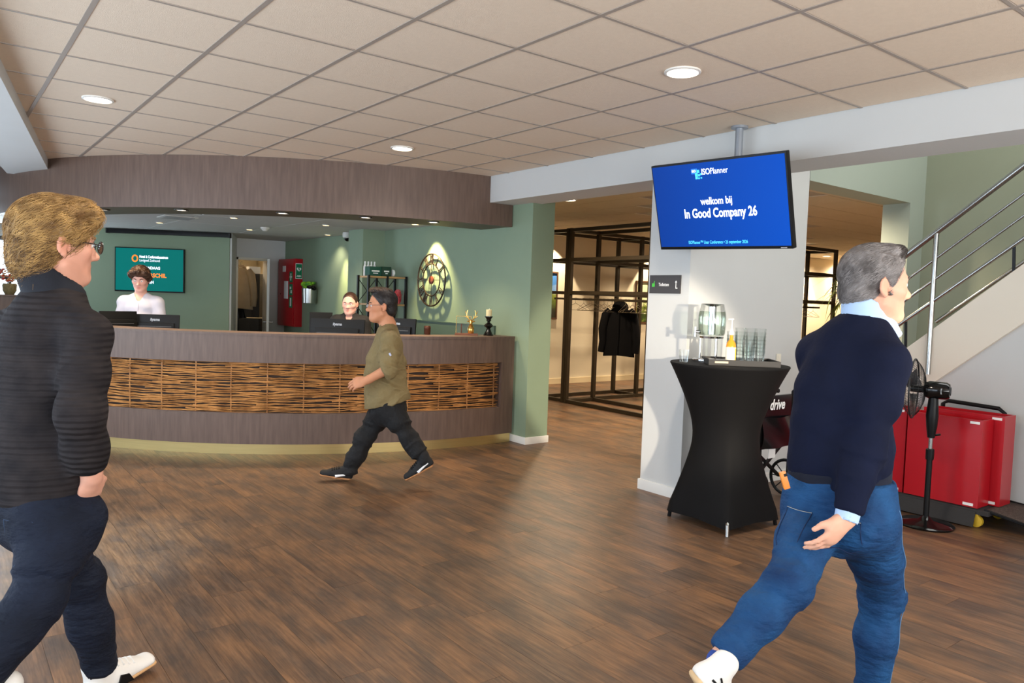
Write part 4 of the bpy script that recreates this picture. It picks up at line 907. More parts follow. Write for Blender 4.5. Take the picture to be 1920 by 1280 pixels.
# niche room behind the back wall: coat, cabinets, door
struct(MB().span(3.9, 5.3, 15.2, 15.3, 0, 2.5).span(3.8, 3.9, 13.2, 15.3, 0, 2.5).span(5.2, 5.3, 13.2, 15.3, 0, 2.5).span(3.8, 5.3, 13.2, 15.3, 2.5, 2.6).build('wall_niche_room', m_cream))
spot('niche_light', (4.4, 14.0, 2.45), (4.4, 14.1, 0), 170, WARM, 150, 0.5, 0.1)
dt = tag(MB().span(4.12, 4.16, 13.1, 13.32, 0, 2.10).span(4.66, 4.70, 13.1, 13.32, 0, 2.10).span(4.12, 4.70, 13.1, 13.32, 2.06, 2.10).build('door_frame', mat('cream_frame', (220, 214, 200), 0.5), smooth=0), kind='structure'); dt.name = 'trim_1'
d1 = MB().box((4.575, 12.80, 1.04), (0.04, 0.72, 2.06), rz=-0.347).build('door_1', mat('door_white', (206, 206, 202), 0.5)); struct(d1)
MB().tube([(4.47, 12.52, 1.02), (4.41, 12.545, 1.02), (4.44, 12.64, 1.02)], 0.01, 8).tube([(4.48, 12.51, 1.02), (4.54, 12.49, 1.02), (4.57, 12.58, 1.02)], 0.01, 8).build('door_handle', m_steel, d1)
def hanging_coat(c, r_, w, h, m_, label, sleeves=0.6, hood=False, name='coat'):
    # c = collar point, r_ = lateral unit vector
    t = thing(name, label, 'coat', tuple(np.array(c)-np.array((0, 0, h)))); r_ = np.array(r_); f_ = np.cross(r_, (0, 0, 1)); c = np.array(c)
    P = lambda x, y, z: c+r_*x+f_*y+np.array((0, 0, z))
    b = MB(); n_, m2 = 24, 14; vs = []
    for i in range(m2+1):
        v = i/m2; hw = (0.10+0.16*min(1, v/0.14)**0.7*0.6+0.03*v)*w/0.4 if v < 0.14 else (0.19+0.05*v)*w/0.4; dp = 0.05+0.04*v
        for k in range(n_):
            a = 2*math.pi*k/n_; fo = 1+0.08*math.sin(3*a+1)*v+0.05*math.sin(7*a)*v; vs.append(P(hw*math.cos(a)*fo, dp*math.sin(a)*fo, -h*v*(1+0.015*math.cos(2*a))))
    b.add(vs, [(i*n_+k, i*n_+(k+1) % n_, (i+1)*n_+(k+1) % n_, (i+1)*n_+k) for i in range(m2) for k in range(n_)]); b.f.append(tuple(range(n_))); b.f.append(tuple(m2*n_+k for k in range(n_)))
    b.build('coat_body', m_, t, smooth=70)
    for s_ in (-1, 1):
        sl = MB().tube([P(s_*0.15*w/.4, 0, -0.06*h), P(s_*0.215*w/.4, .01, -0.16*h), P(s_*0.26*w/.4, .02, -0.45*h), P(s_*(0.265+.02*s_)*w/.4, .03, -0.7*h), P(s_*0.27*w/.4, .03, -0.93*h)], [.06, .068, .062, .055, .05], 12); sl.build('sleeve', m_, t, smooth=70)
    MB().tube([P(-.06, -.03, -.0), P(-.05, .03, .03), P(0, .05, .035), P(.05, .03, .03), P(.06, -.03, 0)], 0.022, 8).build('collar', m_, t)
    MB().tube([P(0, .085, -.1*h), P(0.005, .10, -.5*h), P(0, .11, -.97*h)], 0.006, 6).build('front_seam', m_, t)
    if hood:
        b = MB().sphere(P(0, -0.02, 0.0), (0.12, 0.09, 0.10), 14, 10, M=np.stack([r_, f_, (0, 0, 1)], 1)); b.build('hood', m_, t)
    MB().tube([P(0, 0, .03), P(0, 0, .09), P(0.02, 0, .115), P(0.03, 0, .10)], 0.003, 6).build('hanger_hook', m_steel, t)
    return t
hanging_coat(at(451, 502, D=13.3), (0.79, -0.61, 0), 0.36, 0.72, mat('beige_wool', (176, 154, 122), 0.9, var=.15, scale=8, bump=.1, bscale=80), 'beige wool coat hanging inside the niche doorway')
hanging_coat(at(442, 575, D=13.5), (0.79, -0.61, 0), 0.22, 0.5, m_blackp, 'small black garment hanging low at the left edge of the niche doorway')
m_cab = mat('anthracite_cabinet', (74, 70, 64), 0.55)
def locker(px0, px1, py0, py1, D, label, slots):
    a_, b_ = at(px0, py0, D=D), at(px1, py1, D=D); w_ = np.linalg.norm((at(px1, py0, D=D)-a_)); cx_ = (a_+b_)/2
    t = thing('storage_cabinet', label, 'cabinet', (cx_[0], cx_[1], b_[2])); KM = np.stack([(0.79, -0.61, 0), (0.61, 0.79, 0), (0, 0, 1)], 1)
    MB().box((cx_[0], cx_[1], (a_[2]+b_[2])/2), (w_, 0.3, a_[2]-b_[2]), M=KM).build('body', m_cab, t, smooth=0)
    MB().box(np.array((cx_[0], cx_[1], (a_[2]+b_[2])/2))-KM@np.array((0.07*w_/.28, 0.156, 0)), (w_*0.60, 0.01, (a_[2]-b_[2])*0.97), M=KM).build('door', m_cab, t, smooth=0)
    for (u_, v_, sw, shh) in slots: MB().box(np.array((cx_[0], cx_[1], a_[2]))+KM@np.array((u_*w_, -0.163, -v_)), (sw, 0.004, shh), M=KM).build('vent_slot', mat('slot_light', (205, 195, 170), .6), t, smooth=0)
sl = [(-0.3, 0.12, 0.08, 0.1)]+[(-0.42+0.09*k, 0.32, 0.012, 0.07) for k in range(4)]+[(-0.42+0.09*k, 0.52, 0.012, 0.07) for k in range(4)]
locker(464, 492, 513, 595, 13.6, 'tall anthracite metal cabinet with pale vent slots in the niche', sl)
locker(455, 490, 596, 640, 13.4, 'low dark cabinet below the tall one in the niche', [])
t0 = at(476, 512.5, D=13.5); carton(t0[0]-.1, t0[0]+.1, t0[1]-.05, t0[1]+.1, t0[2], 0.12, 'small white and red box on top of the niche cabinet', m_paper, False)
# far-left flower arrangement on a pedestal
fp = at(18, 552, D=9.6)
pd = thing('plant_pedestal', 'slim dark pedestal at the far left window carrying the flowers', 'pedestal', (fp[0], fp[1], 0)); MB().span(fp[0]-.13, fp[0]+.13, fp[1]-.13, fp[1]+.13, 0, fp[2]-0.02, bev=.006).build('column', m_lam, pd); MB().span(fp[0]-.16, fp[0]+.16, fp[1]-.16, fp[1]+.16, fp[2]-0.02, fp[2], bev=.004).build('top_plate', m_lam, pd)
fv = thing('flower_arrangement', 'red flower branches in a woven pot before the far left window', 'flowers', tuple(fp))
MB().lathe([(0.05, fp[2]), (0.075, fp[2]+.05), (0.08, fp[2]+.12), (0.07, fp[2]+.14)], (fp[0], fp[1], 0), 20).build('woven_pot', mat('woven_pot', (128, 112, 74), .8, var=.4, scale=40), fv)
m_petal = mat('red_petal', (206, 52, 34), .6, var=.3, scale=30); m_twig = mat('dark_twig', (70, 58, 40), .7)
for k in range(9):
    a = random.uniform(-1, 1); L_ = random.uniform(.25, .55); base = fp+np.array((0, 0, .12)); pts = [base+ur*(a*.35*u**1.3)+uv*random.uniform(-.02, .02)+np.array((0, 0, L_*u)) for u in np.linspace(0, 1, 6)]
    MB().tube(pts, np.linspace(.005, .002, 6), 5).build('twig', m_twig, fv)
    pb_ = MB()
    for p in pts[1:5]:
        for _ in range(3): pb_.sphere(p+np.random.uniform(-.03, .03, 3)*np.array((1, 1, .7)), np.random.uniform(.012, .024, 3)*np.array((1, 1, .5)), 6, 4)
    tag(pb_.build('blossom_cluster', m_petal, fv), kind='stuff')
# ================= CLOAKROOM =================
def rack(name, posts, bars, label, group=None):
    t = thing(name, label, 'coat rack', (posts[0][0], posts[0][1], 0), group)
    for (x, y, z1_) in posts: MB().bar((x, y, 0), (x, y, z1_), 0.055).build('post', m_bronze, t, smooth=0)
    for (a_, b_, w_) in bars: MB().bar(a_, b_, w_).build('rail', m_bronze, t, smooth=0)
    return t
zt = 2.63
PX = [7.62, 8.18]; ys = [8.50, 6.9]; bars = []
for x in PX:
    for z in (zt-.03, 2.16, 1.67, 0.03): bars.append(((x, 8.5, z), (x, 5.2, z), 0.05))
for y in (8.5, 6.9, 5.2):
    for z in (zt-.03, 2.16, 0.03): bars.append(((PX[0], y, z), (PX[1], y, z), 0.045))
bars.append(((7.90, 8.5, 1.575), (7.90, 5.2, 1.575), 0.03))
rack('coat_rack', [(x, y, zt) for x in PX for y in (8.5, 6.9, 5.2)], bars, 'bronzed steel coat rack of the cloakroom with the wire hangers and dark coat')
bars = []
for y in (8.57, 9.1):
    for z in (zt-.03, 2.16, 1.67, 0.03): bars.append(((7.62, y, z), (12.0, y, z), 0.05))
for x in (7.62, 9.26, 10.8, 12.0):
    for z in (zt-.03, 2.16, 0.03): bars.append(((x, 8.57, z), (x, 9.1, z), 0.045))
bars.append(((7.62, 8.84, 1.575), (12.0, 8.84, 1.575), 0.03))
rack('coat_rack', [(x, y, zt) for x in (7.62, 9.22, 10.8, 12.0) for y in (8.57, 9.1)], bars, 'second bronzed coat rack standing across behind the first in the cloakroom')
bars = []
for y in (7.35, 7.9):
    for z in (zt-.03, 2.16, 1.67, 0.03): bars.append(((13.0-3.2, y, z), (13.0, y, z), 0.06))
for x in (9.8, 13.0):
    for z in (zt-.03, 2.16, 0.03): bars.append(((x, 7.35, z), (x, 7.9, z), 0.05))
bars.append(((9.8, 7.62, 1.575), (13.0, 7.62, 1.575), 0.03))
rack('coat_rack', [(x, y, zt) for x in (9.8, 13.0) for y in (7.35, 7.9)], bars, 'bronzed coat rack seen through the opening beside the stairs')
# wire hangers
hg = MB().tube([(0, 0, -.03), (0, 0, .0), (.02, 0, .03), (0.018, 0, .05), (0, 0, .055), (-.018, 0, .045)], 0.0022, 5).tube([(0, 0, -.03), (.2, 0, -.13), (.205, 0, -.14), (-.205, 0, -.14), (-.2, 0, -.13), (0, 0, -.03)], 0.0028, 5).build('wire_hanger', mat('hanger_wire', (150, 138, 116), .3, .8), local=True)
tag(hg, 'x', 'hanger'); hp_ = []
for k in range(26): hp_.append((7.90, 8.35-k*0.09+random.uniform(-.02, .02), 1.545, random.uniform(-.5, .5), 'first coat rack'))
for k in range(14): hp_.append((8.0+k*0.22+random.uniform(-.06, .06), 8.84, 1.545, math.pi/2+random.uniform(-.5, .5), 'second coat rack'))
for k in range(5): hp_.append((12.8-k*0.2, 7.62, 1.545, math.pi/2+random.uniform(-.5, .5), 'rack beside the stairs'))
for k, (x, y, z, a, nm) in enumerate(hp_):
    o = hg if k == 0 else hg.copy()
    if k: COL.objects.link(o)
    o.location = (x, y, z); o.rotation_euler = (0, 0, a); o['label'] = 'bare wire clothes hanger on the rail of the %s' % nm; o['group'] = 'wire hangers on the %s' % nm
cq = at(1166, 566, X=7.93)
hanging_coat((7.90, cq[1], 1.47), (0.55, -0.83, 0), 0.37, 0.70, mat('black_coat_cloth', (11, 10, 11), .9, spec=.1, var=.2, scale=6, bump=.15, bscale=30), 'black winter coat with hood hanging on the cloakroom rail', hood=True)
# pictures
def picture(x0, x1, z0, z1, label, kind):
    t = thing('framed_picture', label, 'picture', ((x0+x1)/2, 10.56, z0)); b = MB(); w_ = .03
    b.span(x0, x1, 10.55, 10.58, z0, z0+w_).span(x0, x1, 10.55, 10.58, z1-w_, z1).span(x0, x0+w_, 10.55, 10.58, z0+w_, z1-w_).span(x1-w_, x1, 10.55, 10.58, z0+w_, z1-w_); b.build('frame', mat('walnut_frame', (92, 62, 42), .5), t, smooth=0)
    m = bpy.data.materials.new('picture_print_'+kind); m.use_nodes = True; nt = m.node_tree; bs = nt.nodes['Principled BSDF']; tc = nt.nodes.new('ShaderNodeTexCoord'); nz = nt.nodes.new('ShaderNodeTexNoise'); nz.inputs['Scale'].default_value = 6 if kind == 'hill' else 9; nz.inputs['Detail'].default_value = 6
    nt.links.new(tc.outputs['Generated'], nz.inputs['Vector']); sx_ = nt.nodes.new('ShaderNodeSeparateXYZ'); nt.links.new(tc.outputs['Generated'], sx_.inputs[0]); ad = nt.nodes.new('ShaderNodeMath'); ad.operation = 'MULTIPLY_ADD'; nt.links.new(nz.outputs['Fac'], ad.inputs[0]); ad.inputs[1].default_value = 0.5 if kind == 'hill' else 1.1; nt.links.new(sx_.outputs['Z'], ad.inputs[2]); rp = nt.nodes.new('ShaderNodeValToRGB'); nt.links.new(ad.outputs[0], rp.inputs[0])
    cols = [(0.35, (50, 46, 30)), (0.6, (96, 110, 40)), (0.78, (140, 150, 60)), (0.85, (160, 190, 220)), (1.0, (70, 130, 200))] if kind == 'hill' else [(0.45, (40, 36, 20)), (0.7, (60, 80, 30)), (0.95, (140, 160, 60)), (1.1 if False else 1.0, (220, 226, 180))]
    for i_, (p_, c_) in enumerate(cols):
        el = rp.color_ramp.elements[i_] if i_ < 2 else rp.color_ramp.elements.new(p_); el.position = p_; el.color = lin(c_)+(1,)
    nt.links.new(rp.outputs[0], bs.inputs['Base Color']); MB().span(x0+w_, x1-w_, 10.565, 10.575, z0+w_, z1-w_).build('print', m, t, smooth=0)
picture(8.2, 9.16, 1.2, 2.07, 'framed landscape print with blue sky beside the green pillar', 'hill')
picture(11.24, 12.5, 1.14, 2.0, 'framed green foliage print behind the coat racks', 'leaf')
picture(14.0, 15.3, 1.0, 2.0, 'framed dark print on the cloakroom wall seen beside the stairs', 'leaf2')
for k, (x, y) in enumerate([(9.0, 10.28), (11.7, 10.28), (14.6, 10.28), (17.2, 10.28)]):
    spot('wall_wash_light', (x, y, 2.80), (x, y+0.16, 0), 220, WARM, 74, 0.12, 0.03)
q = at(1067, 374, Z=2.84)
downlight((q[0], q[1], 2.838), 0.085, 'round lit lamp behind the white beam next to the green pillar', 'cloakroom ceiling lamps', 420, WARM, None, 160, 'ceiling_lamp')
cl_l = [(9.0, 6.6), (10.6, 7.6), (7.6, 4.8), (17.1, 9.9), (18.9, 10.3), (11.0, 8.6)]
cn_l = ['between the coat racks', 'in the middle of the cloakroom', 'right behind the white wall', 'nearer of the two seen beside the stairs', 'farther of the two seen beside the stairs', 'over the second coat rack']
for k, (x, y) in enumerate(cl_l): downlight((x, y, 2.838), 0.085, 'round warm cloakroom ceiling lamp %s' % cn_l[k], 'cloakroom ceiling lamps', 420, WARM, None, 160, 'ceiling_lamp')
# hanging plant behind the stair opening
hq = at(1582, 545, D=12.4)
hpn = thing('potted_palm', 'green spiky palm plant behind the grey haired man', 'plant', (hq[0], hq[1], 0))
MB().lathe([(0.14, 0), (0.2, .03), (.22, .45), (.2, .45), (.19, .42)], (hq[0], hq[1], 0), 24).build('pot', mat('pot_grey', (90, 86, 80), .6), hpn)
MB().tube([(hq[0], hq[1], .4), (hq[0]+.02, hq[1], 1.0), (hq[0], hq[1], hq[2])], [.03, .025, .02], 8).build('stem', m_twig, hpn)
m_leaf = mat('palm_leaf', (74, 96, 40), .5, var=.3, scale=6, rgb2=(130, 140, 70))
lf1 = MB(); vs = []; 
for i in range(9):
    u = i/8; wd = .016*math.sin(math.pi*(.08+.9*u)); x = .42*u*(1-.25*u); z = .22*u-.62*u*u
    vs += [(x, -wd, z), (x, 0, z+.004), (x, wd, z)]
lf1.add(vs, [(i*3+j, i*3+j+1, i*3+j+4, i*3+j+3) for i in range(8) for j in range(2)]); lo = lf1.build('leaf', m_leaf, hpn, local=True)
for k in range(46):
    o = lo if k == 0 else lo.copy()
    if k: COL.objects.link(o); o.parent = hpn
    o.location = (0, 0, hq[2]+random.uniform(-.25, .25)); o.rotation_euler = (random.uniform(-.3, .3), random.uniform(-.9, .5), random.uniform(0, 6.28)); s_ = random.uniform(.7, 1.15); o.scale = (s_, s_, s_)
# ================= PEOPLE (implicit surfaces meshed with surface nets) =================
RH = np.array((CR[0], CR[1], 0)); RH /= np.linalg.norm(RH); FH = np.array((CF[0], CF[1], 0)); FH /= np.linalg.norm(FH); UP = np.array((0, 0, 1.0))
def J(px, py, d): return at(px, py, D=d)
def nz(v): v = np.asarray(v, float); return v/(np.linalg.norm(v)+1e-12)
def cone(a, b, ra, rb):
    a = np.asarray(a, float); b = np.asarray(b, float); ab = b-a; L2 = ab@ab+1e-12
    def f(x, y, z):
        t = np.clip(((x-a[0])*ab[0]+(y-a[1])*ab[1]+(z-a[2])*ab[2])/L2, 0, 1)
        return np.sqrt((x-a[0]-t*ab[0])**2+(y-a[1]-t*ab[1])**2+(z-a[2]-t*ab[2])**2)-(ra+(rb-ra)*t)
    r = max(ra, rb); return f, np.minimum(a, b)-r, np.maximum(a, b)+r
def econe(a, b, wa, da, wb, db, side):
    # elliptical cone: half-width w along `side`, half-depth d across
    a = np.asarray(a, float); b = np.asarray(b, float); ab = b-a; L = np.linalg.norm(ab); ax = ab/(L+1e-12)
    s = nz(np.asarray(side)-ax*(np.asarray(side)@ax)); v = np.cross(ax, s)
    def f(x, y, z):
        px, py, pz = x-a[0], y-a[1], z-a[2]
        h = px*ax[0]+py*ax[1]+pz*ax[2]; t = np.clip(h/L, 0, 1); w = wa+(wb-wa)*t; d = da+(db-da)*t
        e = h-t*L; m = np.minimum(w, d)
        return (np.sqrt(((px*s[0]+py*s[1]+pz*s[2])/w)**2+((px*v[0]+py*v[1]+pz*v[2])/d)**2+(e/m)**2)-1)*m
    r = max(wa, wb, da, db); return f, np.minimum(a, b)-r, np.maximum(a, b)+r
def ell(c, rad, M=np.eye(3)):
    c = np.asarray(c, float); r = np.asarray(rad, float); M = np.asarray(M, float)
    def f(x, y, z):
        p = (x-c[0], y-c[1], z-c[2]); q = [(p[0]*M[0, k]+p[1]*M[1, k]+p[2]*M[2, k]) for k in range(3)]
        k0 = np.sqrt((q[0]/r[0])**2+(q[1]/r[1])**2+(q[2]/r[2])**2); k1 = np.sqrt((q[0]/r[0]**2)**2+(q[1]/r[1]**2)**2+(q[2]/r[2]**2)**2)+1e-9
        return k0*(k0-1)/k1
    R = r.max(); return f, c-R, c+R
def plane(n, p):
    n = nz(n); d = float(n@np.asarray(p)); return (lambda x, y, z: d-(x*n[0]+y*n[1]+z*n[2])), None, None   # negative in front of the plane
def cap(n, p, R):
    # half space limited to a ball: trims one sleeve or trouser end only
    n = nz(n); p = np.asarray(p, float); d = float(n@p); c = p+n*R*.8
    return (lambda x, y, z: np.maximum(d-(x*n[0]+y*n[1]+z*n[2]), np.sqrt((x-c[0])**2+(y-c[1])**2+(z-c[2])**2)-R*1.25)), c-R*1.3, c+R*1.3
class Grid:
    def __init__(s, lo, hi, h, zbands=()):
        s.x = np.arange(lo[0], hi[0]+h, h, dtype=np.float32); s.y = np.arange(lo[1], hi[1]+h, h, dtype=np.float32)
        if zbands:
            zz = []; z = lo[2]
            while z < hi[2]:
                zz.append(z); st = h*2.2
                for (a, b, q) in zbands:
                    if a <= z <= b: st = q
                z += st
            s.z = np.array(zz, np.float32)
        else: s.z = np.arange(lo[2], hi[2]+h, h, dtype=np.float32)
        s.D = np.full((len(s.x), len(s.y), len(s.z)), 0.3, np.float32)
    def sl(s, lo, hi, m):
        if lo is None: return slice(0, len(s.x)), slice(0, len(s.y)), slice(0, len(s.z))
        r = []
        for ax, a, b in zip((s.x, s.y, s.z), lo, hi): r.append(slice(max(0, int(np.searchsorted(ax, a-m))-1), min(len(ax), int(np.searchsorted(ax, b+m))+1)))
        return tuple(r)
    def _ev(s, f, q): return f(s.x[q[0]][:, None, None], s.y[q[1]][None, :, None], s.z[q[2]][None, None, :]).astype(np.float32)
    def un(s, prim, k=0.02):
        f, lo, hi = prim; q = s.sl(lo, hi, k+0.02)
        if any(i.stop <= i.start for i in q): return s
        d = s._ev(f, q); e = s.D[q]; h = np.maximum(k-np.abs(d-e), 0)/max(k, 1e-6); s.D[q] = np.minimum(d, e)-h*h*k*0.25; return s
    def cut(s, prim, k=0.01):
        f, lo, hi = prim; q = s.sl(lo, hi, k+0.02)
        if any(i.stop <= i.start for i in q): return s
        d = -s._ev(f, q); e = s.D[q]; h = np.maximum(k-np.abs(d-e), 0)/max(k, 1e-6); s.D[q] = np.maximum(d, e)+h*h*k*0.25; return s
    def chain(s, secs, side, k=0.03):
        for (a, w1, d1), (b, w2, d2) in zip(secs[:-1], secs[1:]): s.un(econe(a, b, w1, d1, w2, d2, side), k)
        return s
    def limb(s, pts, rs, k=0.02):
        for i in range(len(pts)-1): s.un(cone(pts[i], pts[i+1], rs[i], rs[i+1]), k)
        return s
    def twin(s):
        o = Grid.__new__(Grid); o.x, o.y, o.z = s.x, s.y, s.z; o.D = np.full_like(s.D, .3); return o
    def merge(s, o, k=.03):
        h = np.maximum(k-np.abs(o.D-s.D), 0)/k; s.D = np.minimum(o.D, s.D)-h*h*k*.25; return s
    def mesh(s):
        D = s.D; I = D < 0; nx, ny, nz_ = D.shape
        c = np.zeros((nx-1, ny-1, nz_-1), np.int8)
        for dx in (0, 1):
            for dy in (0, 1):
                for dz in (0, 1): c += I[dx:nx-1+dx, dy:ny-1+dy, dz:nz_-1+dz]
        act = np.argwhere((c > 0) & (c < 8)); ids = np.full(c.shape, -1, np.int64); ids[act[:, 0], act[:, 1], act[:, 2]] = np.arange(len(act))
        acc = np.zeros((len(act), 3)); cnt = np.zeros(len(act)); A = (s.x, s.y, s.z)
        cor = [(a, b, d) for a in (0, 1) for b in (0, 1) for d in (0, 1)]
        for p in cor:
            for ax in range(3):
                if p[ax]: continue
                q = list(p); q[ax] = 1
                i0 = act+np.array(p); i1 = act+np.array(q); v0 = D[i0[:, 0], i0[:, 1], i0[:, 2]]; v1 = D[i1[:, 0], i1[:, 1], i1[:, 2]]
                m = (v0 < 0) != (v1 < 0); t = np.where(m, v0/np.where(m, v0-v1, 1), 0)
                for k in range(3):
                    c0 = A[k][i0[:, k]]; c1 = A[k][i1[:, k]]; acc[:, k] += np.where(m, c0+(c1-c0)*t, 0)
                cnt += m
        V = acc/cnt[:, None]; Q = []
        for ax in range(3):
            sl0 = [slice(1, -1)]*3; sl0[ax] = slice(0, -1); sl1 = list(sl0); sl1[ax] = slice(1, None)
            a = I[tuple(sl0)]; b = I[tuple(sl1)]; e = np.argwhere(a != b)
            if not len(e): continue
            off = np.ones(3, int); off[ax] = 0; e = e+off; fl_ = a[tuple((e-off).T)]
            u, v = [k for k in range(3) if k != ax]; du = np.zeros(3, int); dv = np.zeros(3, int); du[u] = 1; dv[v] = 1
            q = np.stack([ids[tuple((e-du-dv).T)], ids[tuple((e-dv).T)], ids[tuple(e.T)], ids[tuple((e-du).T)]], 1)
            flip = fl_ if ax != 1 else ~fl_
            q[~flip] = q[~flip][:, ::-1]; Q.append(q)
        return V, np.concatenate(Q)
    def val(s, P):
        i = [np.clip(np.searchsorted(a, P[:, k]), 1, len(a)-1) for k, a in enumerate((s.x, s.y, s.z))]
        t = [np.clip((P[:, k]-a[i[k]-1])/(a[i[k]]-a[i[k]-1]), 0, 1) for k, a in enumerate((s.x, s.y, s.z))]; r = 0
        for a in (0, 1):
            for b in (0, 1):
                for c in (0, 1): r = r+s.D[i[0]-1+a, i[1]-1+b, i[2]-1+c]*(t[0] if a else 1-t[0])*(t[1] if b else 1-t[1])*(t[2] if c else 1-t[2])
        return r
    def grad(s, P, e=0.004):
        g = np.stack([s.val(P+np.eye(3)[k]*e)-s.val(P-np.eye(3)[k]*e) for k in range(3)], 1); return g/(np.linalg.norm(g, axis=1)[:, None]+1e-9)
    def snap(s, P, off=0.0, it=4):
        P = np.array(P, float)
        for _ in range(it): P = P-s.grad(P)*(s.val(P)-off)[:, None]
        return P
def vnormals(V, Q):
    n = np.cross(V[Q[:, 2]]-V[Q[:, 0]], V[Q[:, 3]]-V[Q[:, 1]]); N = np.zeros_like(V)
    for k in range(4): np.add.at(N, Q[:, k], n)
    return N/(np.linalg.norm(N, axis=1)[:, None]+1e-12)
def vnoise(P, seed=0):
    i = np.floor(P).astype(np.int64); f = P-i; f = f*f*(3-2*f); r = 0
    for a in (0, 1):
        for b in (0, 1):
            for c in (0, 1):
                h = (i[:, 0]+a)*374761393+(i[:, 1]+b)*668265263+(i[:, 2]+c)*2147483647+seed*1274126177; h = (h ^ (h >> 13))*1274126177; h = (h ^ (h >> 16)) & 0xffff
                r = r+(h/65535.0)*(f[:, 0] if a else 1-f[:, 0])*(f[:, 1] if b else 1-f[:, 1])*(f[:, 2] if c else 1-f[:, 2])
    return r*2-1
def smooth_v(V, Q, it):
    for _ in range(it):
        A = np.zeros_like(V); C = np.zeros(len(V))
        for k in range(4):
            np.add.at(A, Q[:, k], V[Q[:, (k+1) % 4]]+V[Q[:, k-1]]); np.add.at(C, Q[:, k], 2)
        V = V*0.5+0.5*A/np.maximum(C, 1)[:, None]
    return V
def sdf_obj(name, V, Q, m, parent, tint=None):
    V = V-ORG[parent.name]; me = bpy.data.meshes.new(name); me.vertices.add(len(V)); me.vertices.foreach_set('co', V.astype(np.float32).ravel())
    me.loops.add(len(Q)*4); me.loops.foreach_set('vertex_index', Q.astype(np.int32).ravel()); me.polygons.add(len(Q)); me.polygons.foreach_set('loop_start', np.arange(0, len(Q)*4, 4, dtype=np.int32)); me.polygons.foreach_set('use_smooth', np.ones(len(Q), bool))
    me.update(calc_edges=True); me.validate()
    if tint is not None:
        at_ = me.color_attributes.new('tint', 'FLOAT_COLOR', 'POINT'); at_.data.foreach_set('color', np.concatenate([tint, np.ones((len(V), 1))], 1).astype(np.float32).ravel())
    me.materials.append(m); o = link(name, me, parent); ORG[o.name] = ORG[parent.name]; return o
def folds(V, Q, spec, amp_base=0.0, fb=9, gain=1.0):
    # soft cloth folds: spec = list of (centre, radius, amplitude, axis, wavelength)
    N = vnormals(V, Q); d = amp_base*vnoise(V*fb, 3)+amp_base*0.5*vnoise(V*fb*2.3, 5)
    for c, r, a, ax, wl in spec:
        ax = nz(ax); e1 = nz(np.cross(ax, (0.31, 0.52, 0.8))); e2 = np.cross(ax, e1); p = V-c; w = np.exp(-(p**2).sum(1)/r**2)
        q = np.stack([p@ax/wl+0.7*vnoise(V*7, 2), p@e1/(wl*4.5), p@e2/(wl*4.5)], 1); d = d+1.7*gain*a*w*(0.62-1.7*np.abs(vnoise(q+17.3, 9)))
    return V+N*d[:, None]
# ---- head
def frame(F, U):
    F = nz(F); Rt = nz(np.cross(F, U)); U = np.cross(Rt, F); return np.stack([Rt, F, U], 1)     # columns: right, forward, up
def head(g, c, M, s=1.0, wide=1.0, nose=1.0):
    P = lambda x, y, z: np.asarray(c)+M@np.array((x*wide, y, z))*s
    E = lambda x, y, z, a, b, d_: ell(P(x, y, z), np.array((a*wide, b, d_))*s, M)
    C = lambda p, q, ra, rb: cone(P(*p), P(*q), ra*s, rb*s)
    g.un(E(0, -.012, .034, .074, .094, .086), .01); g.un(E(0, .028, -.03, .061, .06, .088), .03); g.un(E(0, .062, -.097, .026, .022, .02), .03)
    for x in (-1, 1):
        g.un(C((x*.054, .0, -.062), (x*.016, .064, -.098), .016, .016), .03); g.un(C((x*.044, .054, -.018), (x*.052, .02, -.016), .019, .016), .025); g.un(C((x*.016, .08, .02), (x*.045, .064, .018), .011, .01), .018)
    g.un(C((0, .076, .02), (0, .102, -.03), .007, .0105*nose), .012); g.un(C((0, .088, -.034), (0, .102, -.031), .008, .0098*nose), .01)
    for x in (-1, 1): g.un(E(x*.0125, .09, -.035, .0085, .011, .0085), .007)
    for x in (-1, 1): g.cut(ell(P(x*.031, .098, .001), np.array((.018, .017, .0125))*s, M), .014)
    g.un(C((-.018, .078, -.061), (.018, .078, -.061), .0065, .0065), .01); g.un(C((0, .083, -.0605), (0, .083, -.0605), .0075, .0075), .014); g.un(C((-.013, .078, -.0725), (.013, .078, -.0725), .0075, .0075), .01)
    g.cut(C((-.02, .0885, -.0667), (.02, .0885, -.0667), .0016, .0016), .004)
    for x in (-1, 1):
        Me = M@np.array([[math.cos(.45), math.sin(.45)*x*-1, 0], [math.sin(.45)*x, math.cos(.45), 0], [0, 0, 1]]); ec = P(x*.081, -.014, -.008)
        g.un(ell(ec, np.array((.0065, .019, .031))*s, Me), .006); g.un(ell(P(x*.0775, -.006, -.034), np.array((.006, .01, .011))*s, Me), .006); g.cut(ell(P(x*.0905, -.009, -.006), np.array((.008, .0105, .019))*s, Me), .005)
    return P
